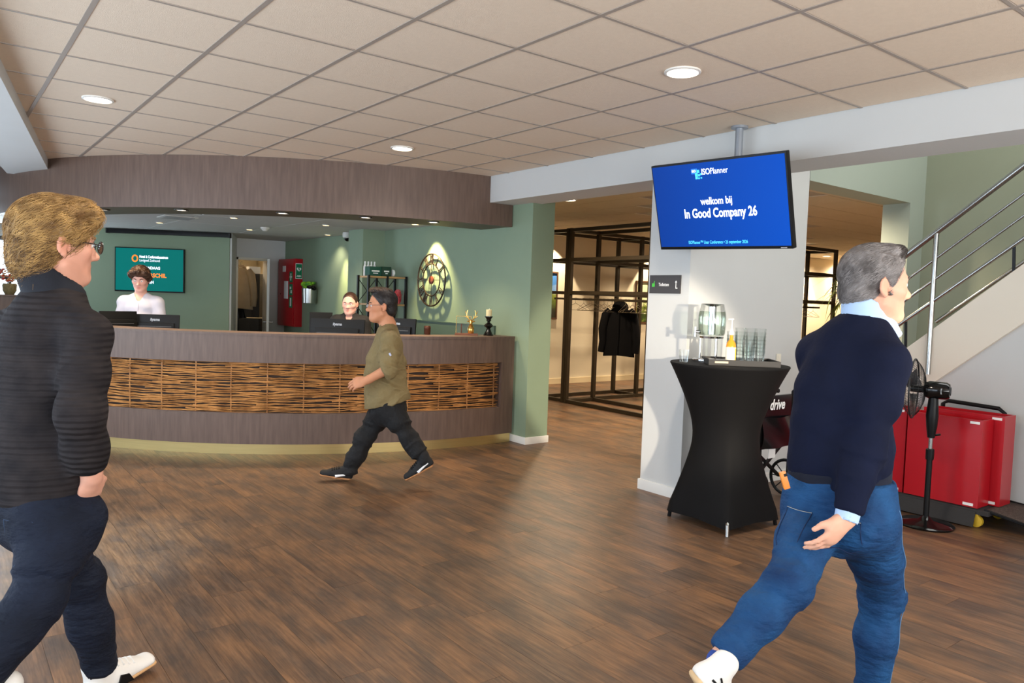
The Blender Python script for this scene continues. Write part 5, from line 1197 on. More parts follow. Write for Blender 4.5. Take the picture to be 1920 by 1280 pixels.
def face_tint(V, P, stub=None, s=1.0):
    t = np.ones((len(V), 3)); lip = P(0, .086, -.067); d = V-lip; M_ = None
    w = np.exp(-(np.linalg.norm(d, axis=1)/(.019*s))**4)[:, None]; t = t*(1-w)+w*np.array((.86, .58, .56))
    for x in (-1, 1):
        w = 0.5*np.exp(-(np.linalg.norm(V-P(x*.045, .068, -.03), axis=1)/(.026*s))**2)[:, None]; t = t*(1-w)+w*np.array((1, .80, .76))
        w = 0.5*np.exp(-(np.linalg.norm(V-P(x*.088, -.01, -.01), axis=1)/(.03*s))**2)[:, None]; t = t*(1-w)+w*np.array((1, .74, .68))
    if stub:
        for pt, r in (((0, .07, -.09), .045), ((.05, .03, -.075), .04), ((-.05, .03, -.075), .04)):
            w = stub*np.exp(-(np.linalg.norm(V-P(*pt), axis=1)/(r*s))**4)[:, None]; t = t*(1-w)+w*np.array((.70, .62, .56))
    return t
def face_bits(P, M, s, parent, brow, iris=(70, 80, 90), lid=0.4):
    m_eye = mat('eye_white', (226, 220, 214), 0.2); m_ir = mat('iris_%d_%d_%d' % iris, iris, 0.15); m_br = mat('brow_%d_%d_%d' % brow, brow, 0.8)
    for x in (-1, 1):
        e = MB().sphere(P(x*.031, .0715, .001), .0122*s, 14, 10).build('eyeball', m_eye, parent); MB().sphere(P(x*.031, .0808, .0), np.array((.0052, .0035, .0052))*s, 10, 6, M=M).build('iris', m_ir, e)
        MB().tube([P(x*.014, .0895, .020), P(x*.03, .088, .026), P(x*.05, .073, .021)], [.0032*s, .0036*s, .0016*s], 6).build('eyebrow', m_br, parent)
def hand(g, w, D, N, T, s=1.0, curl=0.35, spread=0.03, thumb=0.6, k=0.008):
    # w wrist, D finger direction, N palm normal (fingers bend towards N), T towards the thumb
    D = nz(D); N = nz(np.asarray(N)-D*(np.asarray(N)@D)); T0 = np.cross(D, N); T = T0 if T0@np.asarray(T) > 0 else -T0
    P = lambda a, b, c: np.asarray(w)+(D*a+T*b+N*c)*s
    Mh = np.stack([T, D, N], 1); g.un(ell(P(.05, .0, 0), np.array((.042, .052, .0165))*s, Mh), .012); g.un(cone(P(-.02, 0, 0), P(.03, .0, 0), .026*s, .022*s), .02)
    g.un(cone(P(.02, .026, .008), P(.055, .034, .008), .015*s, .013*s), .012)
    tips = []
    for i, (b, L) in enumerate(((.030, .072), (.010, .080), (-.010, .074), (-.029, .058))):
        p = P(.082-(.006 if i in (0, 3) else 0), b, 0); a = curl*(1+.12*i); q = p; rad = .0092*s
        for j, f in enumerate((.46, .32, .22)):
            dv = nz(D*math.cos(a)+N*math.sin(a)+T*spread*(1.5-i)*.6); q2 = q+dv*L*f*s; g.un(cone(q, q2, rad, rad*.91), k*.4); q = q2; rad *= .9; a += curl*(1.05 if j == 0 else .7)
        tips.append(q)
    q = P(.03, .034, .006); dv = nz(D*.75+T*thumb+N*.35); q2 = q+dv*.036*s; q3 = q2+nz(D*.95+T*thumb*.3+N*.35)*.03*s; g.un(cone(q, q2, .0125*s, .0105*s), .008); g.un(cone(q2, q3, .0105*s, .0085*s), .004)
    return tips
def strands(g, V, Q, flow, n, L, m, parent, name='hair_strands', r=.0008, lift=.002, steps=6, seed=1, jit=.35, keep=None):
    rng = np.random.RandomState(seed); idx = rng.randint(0, len(V), n)
    if keep is not None:
        ok = np.where(keep(V))[0]; idx = ok[rng.randint(0, len(ok), n)]
    p = V[idx]; pts = [p]; jv = rng.normal(0, jit, (n, 3)); len_ = L*rng.uniform(.6, 1.15, n)[:, None]
    off = rng.uniform(0, lift, n)
    for k in range(steps):
        nn_ = g.grad(p); f = flow(p)+jv*.5; f = f-nn_*(f*nn_).sum(1)[:, None]*0.85; f /= np.linalg.norm(f, axis=1)[:, None]+1e-9
        p = p+f*len_/steps; o = off+0.0015*k/steps; v = g.val(p); p = p-g.grad(p)*np.clip(v-o, -.02, .004)[:, None]; pts.append(p)
    A = np.stack(pts, 1); R = r*np.linspace(1, .25, steps+1); T = np.gradient(A, axis=1); T /= np.linalg.norm(T, axis=2)[..., None]+1e-9
    nn_ = g.grad(A.reshape(-1, 3)).reshape(A.shape); B = np.cross(T, nn_); B /= np.linalg.norm(B, axis=2)[..., None]+1e-9; C = np.cross(B, T)
    ring = np.stack([A+R[None, :, None]*(math.cos(a)*B+math.sin(a)*C) for a in (0.5, 2.6, 4.7)], 2)      # n,steps+1,3,3
    VV = ring.reshape(-1, 3); b = (np.arange(n)*(steps+1)*3)[:, None, None]+(np.arange(steps)*3)[None, :, None]+np.arange(3)[None, None, :]; b2 = b-np.arange(3)[None, None, :]+((np.arange(3)+1) % 3)[None, None, :]
    QQ = np.stack([b, b2, b2+3, b+3], -1).reshape(-1, 4); o = sdf_obj(name, VV, QQ, m, parent); tag(o, kind='stuff'); return o
def shoe(gu, gs, heel, toe, dorsal, s=1.0, upper_k=.02):
    # heel/toe = ends of the sole line, dorsal = direction out of the instep
    D = nz(np.asarray(toe)-heel); U = nz(np.asarray(dorsal)-D*(np.asarray(dorsal)@D)); S_ = np.cross(D, U); L = np.linalg.norm(np.asarray(toe)-heel)
    P = lambda a, b, c: np.asarray(heel)+D*a*L+S_*b+U*c; M = np.stack([S_, D, U], 1)
    gu.un(econe(P(.12, 0, .035), P(.45, 0, .035), .034*s, .036*s, .04*s, .034*s, S_), upper_k); gu.un(econe(P(.45, 0, .032), P(.86, 0, .026), .042*s, .034*s, .040*s, .024*s, S_), upper_k)
    gu.un(cone(P(.16, 0, .05), P(.14, 0, .105*s), .036*s, .038*s), upper_k); gu.un(cone(P(.2, 0, .08), P(.62, 0, .04), .034*s, .03*s), upper_k)
    gu.cut(plane(-U, P(0, 0, .016)), .004)
    if gs is not None:
        gs.un(econe(P(.09, 0, .012), P(.5, 0, .012), .037*s, .016, .043*s, .016, S_), .01); gs.un(econe(P(.5, 0, .012), P(.9, 0, .014), .044*s, .016, .040*s, .016, S_), .01); gs.cut(plane(-U, P(0, 0, .0)), .003); gs.cut(plane(U, P(0, 0, .022)), .003)
    return P, M
def bounds(pts, m=.2): A = np.array(pts); return A.min(0)-m, A.max(0)+m
def put(name, g, m, parent, sm=1, fold=None, tint=None):
    V, Q = g.mesh(); V = smooth_v(V, Q, sm)
    if fold: V = fold(V, Q)
    o = sdf_obj(name, V, Q, m, parent, tint(V) if tint else None); return o, V, Q
def person(label, feet): return thing('person', label, 'person', (feet[0], feet[1], 0))
def skin(nm, rgb): return mat('skin_'+nm, rgb, .5, var=.08, scale=30, sss=.12, attr='tint', bump=.05, bscale=260, spec=.25)
def stitched(g, polys, parent, m, dirn, r=.0012, name='stitching', off=.0015, n=24):
    dirn = nz(dirn)
    for pl in polys:
        pl = np.array(pl, float); t = np.linspace(0, 1, n); seg = np.linspace(0, 1, len(pl)); A = np.stack([np.interp(t, seg, pl[:, k]) for k in range(3)], 1)-dirn*.16
        live = np.ones(n, bool)
        for _ in range(90):
            v = g.val(A); live &= v > off; A = A+dirn*np.where(live, np.clip(v*.6, .0015, .02), 0)[:, None]
        if live.any(): A = A[~live]
        if len(A) > 2: MB().tube(A, r, 5).build(name, m, parent)
def knit_mat(name, rgb, rgb2, freq, strength, rough=.9):
    m = mat(name, rgb, rough, var=.3, scale=14, rgb2=rgb2, spec=.15); nt = m.node_tree; b = nt.nodes['Principled BSDF']; N = nt.nodes.new; L = nt.links.new
    tc = N('ShaderNodeTexCoord'); w = N('ShaderNodeTexWave'); w.bands_direction = 'Z'; w.inputs['Scale'].default_value = freq; w.inputs['Distortion'].default_value = 1.2; w.inputs['Detail'].default_value = 2; w.inputs['Detail Scale'].default_value = 1.5; L(tc.outputs['Object'], w.inputs['Vector'])
    bp = N('ShaderNodeBump'); bp.inputs['Strength'].default_value = strength; bp.inputs['Distance'].default_value = .01; L(w.outputs['Fac'], bp.inputs['Height']); L(bp.outputs[0], b.inputs['Normal']); return m
def denim(name, rgb, rgb2):
    return mat(name, rgb, .8, var=.6, scale=7, rgb2=rgb2, bump=.45, bscale=22, bstretch=(1, 1, 2.2), bdist=.03, detail=6, spec=.25)
# ---------- RIGHT: grey-haired man in navy sweater ----------
def right_man():
    F = nz(.72*RH+.69*FH); S_ = np.cross(F, UP); d0 = 2.67
    hipc = J(1577, 950, d0); ft = J(1634, 1296, 2.86)
    t = person('grey-haired man in navy sweater and blue jeans striding past the standing table', ft)
    Fh = nz(.998*RH+.0*FH-.02*UP); M = frame(Fh, nz(UP+.06*RH)); hc_ = J(1643, 533, d0-.01); s = 1.10
    shc = J(1596, 662, d0); rs_, ls_ = J(1660, 684, 2.54), J(1534, 664, 2.80)
    re, rw = J(1622, 828, 2.50), J(1587, 972, 2.46); le, lw = J(1545, 800, 2.98), J(1600, 900, 3.05)
    rh_, lh_ = hipc+S_*.088, hipc-S_*.088; rk, ra_ = J(1654, 1112, 2.83), J(1634, 1292, 2.86); lk, la = J(1482, 1092, 2.50), J(1349, 1240, 2.42)
    neck = J(1622, 612, d0)
    # body
    lo, hi = bounds([hc_, rw, lw, ra_, la, rk, lk, rs_, ls_], .22)
    zb = [(hc_[2]-.16, hc_[2]+.17, .0045), (rw[2]-.2, rw[2]+.06, .005)]
    g = Grid(lo, hi, .0065, zb)
    secs = [(neck, .06, .058), (shc, .10, .075), (J(1582, 720, d0), .135, .1), (J(1574, 800, d0), .135, .11), (J(1574, 890, d0), .14, .115), (hipc, .14, .11)]
    g.chain(secs, S_, .03); g.limb([rs_, re, rw], [.06, .045, .028]); g.limb([ls_, le, lw], [.06, .045, .028]); g.limb([rh_, rk, ra_], [.08, .055, .04]); g.limb([lh_, lk, la], [.08, .055, .04])
    P = head(g, hc_, M, s); g.un(cone(P(0, -.02, -.05), neck, .056, .064), .03); g.un(cone(P(0, -.04, -.04), P(0, -.036, -.09), .045, .045), .03)
    Dh = nz(J(1545, 1040, 2.46)-rw); hand(g, rw, nz(Dh*.8-UP*.25-RH*.3), nz(FH*.75-RH*.55+UP*.1), nz(-UP*.2-FH*.2-RH*.8), 1.06, .30, .02, .35)
    hand(g, lw, nz(RH*.3-UP), nz(-FH), nz(RH), 1.0, .3)
    b, V, Q = put('body', g, skin('fair', (226, 172, 146)), t, 1, tint=lambda V: face_tint(V, P, .25, s))
    face_bits(P, M, s, t, (92, 84, 78))
    # hair
    gh = Grid(hc_-.18, hc_+.18, .0045)
    gh.un(ell(P(0, -.016, .036), np.array((.083, .106, .094))*s, M), .01); gh.un(ell(P(0, -.055, -.028), np.array((.066, .06, .055))*s, M), .02); gh.un(ell(P(.0, .036, .108), np.array((.052, .042, .02))*s, M), .02)
    gh.cut(plane(M@np.array((0, .86, -.50)), P(0, .026, .0)), .008); gh.cut(plane(M@np.array((0, .96, -.2)), P(0, .075, .05)), .01); gh.cut(plane(M@np.array((0, .35, -.94)), P(0, -.03, -.082)), .01)
    for x in (-1, 1): gh.cut(ell(P(x*.088, -.004, -.024), np.array((.03, .026, .038))*s, M), .006)
    for x in (-1, 1): gh.un(econe(P(x*.069, .022, .01), P(x*.066, .016, -.03), .014, .006, .010, .005, M[:, 1]), .006)
    hm = mat('grey_hair', (138, 132, 130), .55, var=.5, scale=16, stretch=(1, 1, 1), rgb2=(72, 66, 64), bump=.5, bscale=120)
    o, V, Q = put('hair', gh, hm, t, 1, fold=lambda V, Q: V+vnormals(V, Q)*(.0028*vnoise(V*55, 4)+.0018*vnoise(V*110, 6))[:, None])
    flow = lambda p: -M[:, 1]*.8-M[:, 2]*.55+0*p
    strands(gh, V, Q, flow, 2600, .045, mat('grey_hair_strand', (172, 166, 164), .45, var=.6, scale=30, rgb2=(92, 86, 84)), t, r=.0007, lift=.003, seed=3)
    strands(gh, V, Q, lambda p: M[:, 1]*.7+M[:, 2]*.6+0*p, 420, .03, mat('dark_grey_hair_strand', (84, 76, 72), .45, var=.5, scale=30), t, name='fringe_strands', r=.0008, lift=.006, seed=5, keep=lambda V: ((V-P(0, .035, .11))@M[:, 1] > 0) & ((V-P(0, .03, .08))@M[:, 2] > 0))
    # shirt collar + cuff
    gc_ = Grid(neck-.2, neck+.2, .0055)
    gc_.un(econe(P(0, -.035, -.072), J(1622, 622, d0), .074, .072, .080, .078, S_), .01); gc_.un(econe(P(.02, .03, -.135), P(.02, .055, -.165), .045, .02, .04, .012, S_), .03); gc_.cut(econe(P(0, -.03, -.04), J(1622, 640, d0), .062, .060, .067, .063, S_), .004); gc_.cut(plane(nz(UP*.80+F*.50), P(0, -.05, -.068)), .004); gc_.cut(plane(-UP, J(1624, 648, d0)), .004)
    m_shirt = mat('light_blue_shirt', (176, 202, 236), .75, bump=.05, bscale=300, var=.04)
    put('shirt_collar', gc_, m_shirt, t, 1)
    gq = Grid(rw-.1, rw+.1, .005); ax = nz(rw-re); gq.un(cone(rw-ax*.05, rw+ax*.012, .040, .037), .01); gq.cut(plane(ax, rw+ax*.010), .002); gq.cut(cone(rw+ax*.005, rw+ax*.08, .031, .031), .002); put('shirt_cuff', gq, m_shirt, t, 1)
    # sweater
    lo, hi = bounds([neck, shc, rs_, ls_, re, rw, le, lw, hipc], .2); g2 = Grid(lo, hi, .0075)
    sw = [(J(1615, 612, d0), .08, .082), (J(1605, 640, d0), .11, .092), (J(1592, 685, d0), .14, .115), (J(1581, 735, d0), .160, .128), (J(1572, 800, d0), .158, .134), (J(1571, 862, d0), .168, .145), (J(1572, 888, d0), .168, .146)]
    g2.chain(sw, S_, .03); g2.cut(plane(-nz(UP*.98-RH*.14), J(1573, 908, d0)), .008)
    ga = g2.twin(); ga.limb([J(1620, 624, d0), rs_+UP*.005, rs_*.5+re*.5, re, re*.5+rw*.5, rw-ax*.005], [.065, .07, .066, .057, .050, .045], .05); g2.limb([J(1610, 626, d0), ls_+UP*.005, le, lw], [.065, .068, .056, .046], .05); g2.un(ell(J(1603, 640, d0), (.12, .08, .065), np.stack([S_, F, UP], 1)), .05)
    g2.cut(cone(P(0, -.035, -.05), J(1624, 622, d0), .070, .072), .012); ga.cut(cone(P(0, -.035, -.05), J(1624, 622, d0), .070, .072), .012); ga.cut(cap(nz(rw-re), rw-ax*.022, .07), .006); g2.merge(ga, .045)
    m_sw = mat('navy_wool', (20, 25, 46), .95, var=.25, scale=10, rgb2=(20, 24, 42), bump=.3, bscale=16, bdist=.02, spec=.15)
    el_ax = nz(re-rs_)
    fd = [(re, .10, .010, nz(el_ax+.4*RH), .045), (rs_-UP*.12, .10, .008, nz(RH+.5*UP), .06), (J(1585, 870, 2.55), .15, .008, nz(UP+.2*RH), .05), (J(1655, 850, 2.62), .10, .016, nz(UP-.3*RH), .05), (J(1530, 780, 2.6), .2, .007, nz(UP*.6+RH), .09)]
    put('sweater', g2, m_sw, t, 2, fold=lambda V, Q: folds(V, Q, fd, .003))
    g3 = Grid(J(1573, 890, d0)-.3, J(1573, 890, d0)+.3, .008); g3.un(econe(J(1572, 880, d0), J(1572, 893, d0), .174, .150, .172, .149, S_), .01); g3.cut(plane(-nz(UP*.98-RH*.14), J(1573, 912, d0)), .006); g3.cut(plane(nz(UP*.98-RH*.14), J(1573, 872, d0)), .006); put('sweater_hem', g3, mat('navy_rib', (18, 23, 40), .95, var=.2, scale=40), t, 1)
    # jeans
    lo, hi = bounds([hipc, rh_, lh_, rk, lk, ra_, la], .22); g4 = Grid(lo, hi, .0075)
    g4.chain([(J(1574, 885, d0), .168, .142), (J(1575, 920, d0), .180, .150), (J(1577, 965, d0), .178, .148)], S_, .03)
    for sg in (-1, 1): g4.un(ell(hipc+S_*.085*sg-F*.055-UP*.015, (.092, .092, .095)), .05)
    g4.limb([rh_-UP*.02, rh_*.5+rk*.5, rk, rk*.55+ra_*.45-F*.015, ra_+UP*.03], [.105, .092, .074, .070, .062], .03); g4.limb([lh_-UP*.02, lh_*.5+lk*.5, lk, lk*.6+la*.4, la*.88+lk*.12], [.102, .090, .076, .072, .062], .03)
    g4.cut(plane(UP, J(1574, 888, d0)), .004)
    lax = nz(la-lk); g4.cut(cap(lax, la*.93+lk*.07, .09), .003)
    kx = nz(ra_-rk)
    fd = [(rk, .085, .013, kx, .035), (rk+kx*.12, .08, .008, kx, .05), (lk, .09, .012, nz(lax*.7+nz(lk-lh_)*.7), .04), (rh_-UP*.09+F*-.05, .10, .008, nz(UP+.4*RH), .045), (lh_-UP*.08-F*.05, .11, .009, nz(UP-.4*RH), .045), (ra_+UP*.1, .1, .010, nz(UP+.3*RH), .05), (la*.8+lk*.2, .08, .009, lax, .05)]
    m_j = denim('blue_denim', (30, 76, 122), (18, 46, 84)); oj, V, Q = put('jeans', g4, m_j, t, 2, fold=lambda V, Q: folds(V, Q, fd, .0025))
    m_st = mat('pale_stitching', (168, 172, 170), .8); m_dst = mat('dark_denim_seam', (16, 40, 78), .85)
    B = lambda u, v: hipc+S_*u-F*.1+UP*v
    pk = [[B(.03, -.005), B(.125, -.002)], [B(.03, -.005), B(.032, -.10), B(.078, -.125), B(.125, -.10), B(.125, -.002)], [B(-.03, .0), B(-.125, .0)], [B(-.03, .0), B(-.034, -.10), B(-.078, -.125), B(-.12, -.10), B(-.125, 0)]]
    stitched(g4, pk, oj, m_dst, F, .0018, 'pocket_seam', .001)
    stitched(g4, [pk[0], pk[2]], oj, m_st, F, .001, off=.003)
    stitched(g4, [[rh_+UP*.03, rh_*.5+rk*.5+F*.02, rk+F*.02, rk*.5+ra_*.5, ra_+UP*.02]], oj, mat('faded_denim_seam', (84, 124, 164), .85), -S_, .002, 'side_seam', .001, 60)
    # shoes
    m_sole = mat('beige_sole', (208, 176, 134), .7); m_ws = mat('white_leather', (232, 228, 222), .5, var=.05, scale=12)
    heel = J(1292, 1262, 2.36); toe = heel+nz(J(1372, 1404, 2.42)-heel)*.285; dors = nz(J(1400, 1230, 2.42)-J(1300, 1300, 2.40))
    lo, hi = bounds([heel, toe, la], .14); gu = Grid(lo, hi, .0055); gs = Grid(lo, hi, .0055); Ps, Ms = shoe(gu, gs, heel, toe, dors, 1.1); so, _, _ = put('shoe', gu, m_ws, t); put('sole', gs, m_sole, so)
    MB().tube(gu.snap(np.array([Ps(.10, .06, .05), Ps(.2, .06, .055), Ps(.3, .06, .04)]), .002), .004, 6).tube(gu.snap(np.array([Ps(.14, .06, .075), Ps(.22, .06, .07)]), .002), .003, 6).build('side_mark', m_blackp, so)
    gk = Grid(la-.12, la+.12, .006); gk.un(cone(la, Ps(.15, 0, .09), .042, .04), .01); put('sock', gk, mat('blue_sock', (40, 70, 150), .9), t)
    heel = ra_-UP*.085-F*.06; heel[2] = .001; toe = heel+F*.285; lo, hi = bounds([heel, toe, ra_], .12); gu = Grid(lo, hi, .007); gs = Grid(lo, hi, .007); shoe(gu, gs, heel, toe, UP, 1.1); so, _, _ = put('shoe', gu, m_ws, t); put('sole', gs, m_sole, so)
    tg = thing('pocket_tool', 'orange handled tool sticking out of the striding man\'s back pocket', 'tool', tuple(J(1471, 905, 2.60))); c = J(1471, 900, 2.60); MB().box(c, (.022, .014, .062), bev=.004, M=frame(FH, UP+.35*RH*-1)).build('orange_body', mat('orange_plastic', (236, 142, 60), .4), tg); MB().box(c+UP*.02, (.012, .017, .01), M=frame(FH, UP-.35*RH)).build('dark_clip', m_blackp, tg)
right_man()
# ---------- LEFT: blond man in dark knitted sweater ----------
def left_man():
    F = nz(.50*RH+.866*FH); S_ = np.cross(F, UP); d0 = 2.46
    hipc = J(90, 962, d0); t = person('blond man in dark ribbed knit sweater walking with one hand in his pocket', J(150, 1290, 2.6))
    Fh = nz(.68*RH+.73*FH-.05*UP); M = frame(Fh, UP); hc_ = J(110, 456, d0); s = 1.10
    neck = J(105, 548, d0); shc = J(92, 612, d0); rs_, ls_ = J(163, 630, 2.38), J(12, 625, 2.56)
    re, rw = J(150, 775, 2.30), J(172, 893, 2.40); le, lw = J(-20, 780, 2.75), J(40, 880, 2.9)
    rh_, lh_ = hipc+S_*.088, hipc-S_*.088; rk, ra_ = J(70, 1122, 2.32), J(-42, 1275, 2.16); lk, la = J(148, 1088, 2.72), J(190, 1256, 2.86)
    lo, hi = bounds([hc_, rw, lw, ra_, la, rk, lk, rs_, ls_], .2); g = Grid(lo, hi, .0065, [(hc_[2]-.17, hc_[2]+.17, .0045), (rw[2]-.14, rw[2]+.05, .0055)])
    g.chain([(neck, .06, .058), (shc, .13, .085), (J(82, 680, d0), .14, .1), (J(78, 800, d0), .135, .1), (J(78, 910, d0), .13, .10), (J(85, 955, d0), .12, .10)], S_, .03)
    g.limb([rs_, re, rw], [.058, .043, .029]); g.limb([ls_, le, lw], [.058, .043, .028]); g.limb([rh_, rk, ra_], [.08, .055, .04]); g.limb([lh_, lk, la], [.08, .055, .04])
    P = head(g, hc_, M, s); g.un(cone(P(0, -.02, -.05), neck, .054, .06), .03)
    hand(g, rw, nz(J(166, 955, 2.47)-rw), nz(-S_), nz(F), 1.05, .25); hand(g, lw, nz(-UP+F*.3), nz(S_), nz(F), 1.0, .3)
    put('body', g, skin('ruddy', (222, 164, 140)), t, 1, tint=lambda V: face_tint(V, P, .45, s)); face_bits(P, M, s, t, (150, 118, 80))
    # glasses
    m_gl = mat('tortoise_frame', (46, 36, 30), .3)
    gl = thing('glasses', 'dark rimmed glasses on the blond man\'s face', 'glasses', tuple(P(0, .1, 0)))
    for x in (-1, 1):
        MB().tube([P(x*.033+.021*math.cos(a)*1, .104, -.002+.018*math.sin(a)) for a in np.linspace(0, 2*math.pi, 25)], .002, 6, cap=False, up=tuple(M[:, 1])).build('rim', m_gl, gl); MB().lathe([(.02*s, -.0004), (.02*s, .0004)], P(x*.033, .104, -.002), 20, M=np.stack([M[:, 0], M[:, 2], M[:, 1]], 1)).build('lens', glass_mat('smoky_lens', (170, 168, 160), .2), gl)
        MB().tube([P(x*.054, .104, .004), P(x*.072, .06, .006), P(x*.079, .0, .006), P(x*.08, -.02, -.004)], .0018, 6).build('temple', m_gl, gl)
    MB().tube([P(-.012, .105, .004), P(0, .108, .007), P(.012, .105, .004)], .0018, 6).build('bridge', m_gl, gl)
    # hair
    gh = Grid(hc_-.2, hc_+.2, .0048)
    gh.un(ell(P(0, -.018, .036), np.array((.088, .112, .098))*s, M), .01); gh.un(ell(P(0, -.062, -.045), np.array((.072, .06, .07))*s, M), .03); gh.un(ell(P(.0, .055, .098), np.array((.062, .05, .034))*s, M), .03); gh.un(ell(P(.025, .092, .06), np.array((.036, .02, .045))*s, M), .02)
    gh.cut(plane(M@np.array((0, .84, -.54)), P(0, .048, .0)), .012); gh.cut(plane(M@np.array((0, .97, -.2)), P(0, .112, .05)), .02); gh.cut(plane(M@np.array((0, .3, -.95)), P(0, -.04, -.112)), .012)
    for x in (-1, 1): gh.cut(ell(P(x*.092, .0, -.03), np.array((.034, .028, .042))*s, M), .008)
    hm = mat('blond_hair', (150, 116, 70), .5, var=.6, scale=14, rgb2=(98, 70, 40), bump=.5, bscale=110)
    o, V, Q = put('hair', gh, hm, t, 1, fold=lambda V, Q: V+vnormals(V, Q)*(.007*vnoise(V*32, 4)+.003*vnoise(V*90, 6))[:, None])
    m1 = mat('blond_strand', (214, 172, 108), .4, var=.7, scale=26, rgb2=(116, 82, 44)); m2 = mat('brown_blond_strand', (120, 88, 54), .45, var=.5, scale=26)
    strands(gh, V, Q, lambda p: -M[:, 1]*.85-M[:, 2]*.45+0*p, 4200, .075, m1, t, r=.0009, lift=.013, seed=8, steps=7, jit=.55)
    strands(gh, V, Q, lambda p: -M[:, 1]*.5-M[:, 2]*.85+0*p, 1400, .06, m2, t, name='nape_strands', r=.0009, lift=.013, seed=9, jit=.6, keep=lambda V: (V-P(0, 0, .01))@M[:, 2] < 0)
    strands(gh, V, Q, lambda p: M[:, 1]*.35-M[:, 2]*.9+0*p, 350, .05, m1, t, name='fringe_strands', r=.0009, lift=.006, seed=11, keep=lambda V: (V-P(0, .075, .05))@M[:, 1] > 0)
    # sweater
    ax = nz(rw-re); lo, hi = bounds([neck, shc, rs_, ls_, re, rw, le, lw, hipc, hc_-UP*.1], .19); g2 = Grid(lo, hi, .0075)
    g2.chain([(J(104, 556, d0), .085, .085), (J(98, 580, d0), .11, .095), (J(90, 625, d0), .15, .12), (J(82, 690, d0), .172, .135), (J(78, 790, d0), .165, .135), (J(78, 900, d0), .168, .145), (J(78, 925, d0), .165, .143)], S_, .03)
    g2.cut(plane(-nz(UP), J(66, 932, d0)), .008)
    ga = g2.twin(); ga.limb([J(104, 565, d0), rs_+UP*.005, rs_*.5+re*.5, re, re*.45+rw*.55, rw-ax*.035], [.06, .068, .066, .062, .056, .05], .04); g2.limb([J(100, 565, d0), ls_, le, lw], [.055, .07, .058, .046], .04)
    ga.cut(cap(ax, rw-ax*.03, .09), .004); ga.cut(cone(rw-ax*.03, rw+ax*.1, .038, .038), .004); g2.merge(ga, .04); g2.cut(cone(P(0, -.02, -.05), J(106, 570, d0), .066, .07), .01)
    fd = [(re+UP*.02, .10, .010, nz(nz(re-rs_)+.6*RH), .05), (re+UP*.14, .10, .005, nz(RH+.6*UP), .07), (J(100, 880, 2.35), .2, .006, UP, .06), (shc+S_*.1-UP*.12, .12, .005, nz(RH*.8+UP*.5), .06)]
    m_kn = knit_mat('charcoal_rib_knit', (48, 43, 43), (33, 30, 32), 16, .55); o, V, Q = put('sweater', g2, m_kn, t, 2, fold=lambda V, Q: folds(V, Q, fd, .003))
    gc_ = Grid(neck-.2, neck+.22, .006); gc_.un(econe(P(0, -.04, -.078), J(105, 560, d0), .074, .078, .088, .088, S_), .01); gc_.un(econe(P(.0, .02, -.125), J(122, 585, d0-.02), .06, .04, .05, .03, S_), .03)
    gc_.cut(econe(P(0, -.02, -.03), J(107, 600, d0), .062, .064, .07, .066, S_), .006); gc_.cut(plane(nz(UP*.84+F*.54), P(0, -.05, -.072)), .006); gc_.cut(plane(-UP, J(105, 592, d0)), .005)
    put('collar', gc_, mat('dark_navy_collar', (24, 26, 34), .9, var=.2, scale=40, bump=.15, bscale=120), t, 1)
    # jeans
    lo, hi = bounds([hipc, rh_, lh_, rk, lk, ra_, la], .2); g4 = Grid(lo, hi, .0075)
    g4.chain([(J(78, 905, d0), .155, .135), (J(82, 935, d0), .162, .14), (J(90, 970, d0), .15, .135)], S_, .03)
    for sg in (-1, 1): g4.un(ell(hipc+S_*.075*sg-F*.05-UP*.01, (.085, .085, .085)), .05)
    g4.limb([rh_-UP*.02, rh_*.5+rk*.5, rk, rk*.6+ra_*.4, ra_], [.1, .09, .078, .072, .064], .03); g4.limb([lh_-UP*.02, lh_*.5+lk*.5, lk, lk*.55+la*.45, la*.93+lk*.07], [.102, .09, .076, .072, .064], .03)
    g4.un(cone(J(166, 962, 2.45), J(150, 1010, 2.45), .058, .05), .04)
    g4.cut(plane(UP, J(66, 912, d0)), .004); lax = nz(la-lk); g4.cut(cap(lax, la*.97+lk*.03, .09), .003)
    fd = [(rk, .11, .012, nz(rk-rh_), .045), (lk, .10, .014, nz(UP+.4*RH), .045), (lk*.4+la*.6, .10, .010, nz(UP+.5*RH), .05), (rh_-UP*.08, .14, .008, nz(UP+.3*RH), .06), (la, .08, .012, lax, .04)]
    oj, V, Q = put('jeans', g4, denim('dark_denim', (24, 30, 46), (15, 20, 32)), t, 2, fold=lambda V, Q: folds(V, Q, fd, .0025))
    B = lambda u, v: hipc+S_*u-F*.1+UP*v; m_dst = mat('navy_seam', (40, 56, 80), .85)
    stitched(g4, [[B(.03, .02), B(.13, .022)], [B(.03, .02), B(.032, -.09), B(.08, -.12), B(.125, -.09), B(.13, .022)], [B(-.03, .02), B(-.125, .02)]], oj, m_dst, F, .0016, 'pocket_seam', .001)
    # shoes
    m_ws = mat('white_leather', (232, 228, 222), .5, var=.05, scale=12); m_gum = mat('gum_sole', (204, 160, 112), .7)
    Fd = nz(F+.14*UP); heel = la-UP*.085-Fd*.055; toe = heel+Fd*.285; dors = nz(UP-.14*F); lo, hi = bounds([heel, toe, la], .12); gu = Grid(lo, hi, .0055); gs = Grid(lo, hi, .0055); Ps, Ms = shoe(gu, gs, heel, toe, dors, 1.1); so, _, _ = put('shoe', gu, m_ws, t); put('sole', gs, m_gum, so)
    for k in range(4): MB().tube(gu.snap(np.array([Ps(.40+.07*k, -.022, .075-.008*k), Ps(.41+.07*k, 0, .085-.009*k), Ps(.40+.07*k, .022, .075-.008*k)]), .002), .0032, 6).build('lace', m_paper, so)
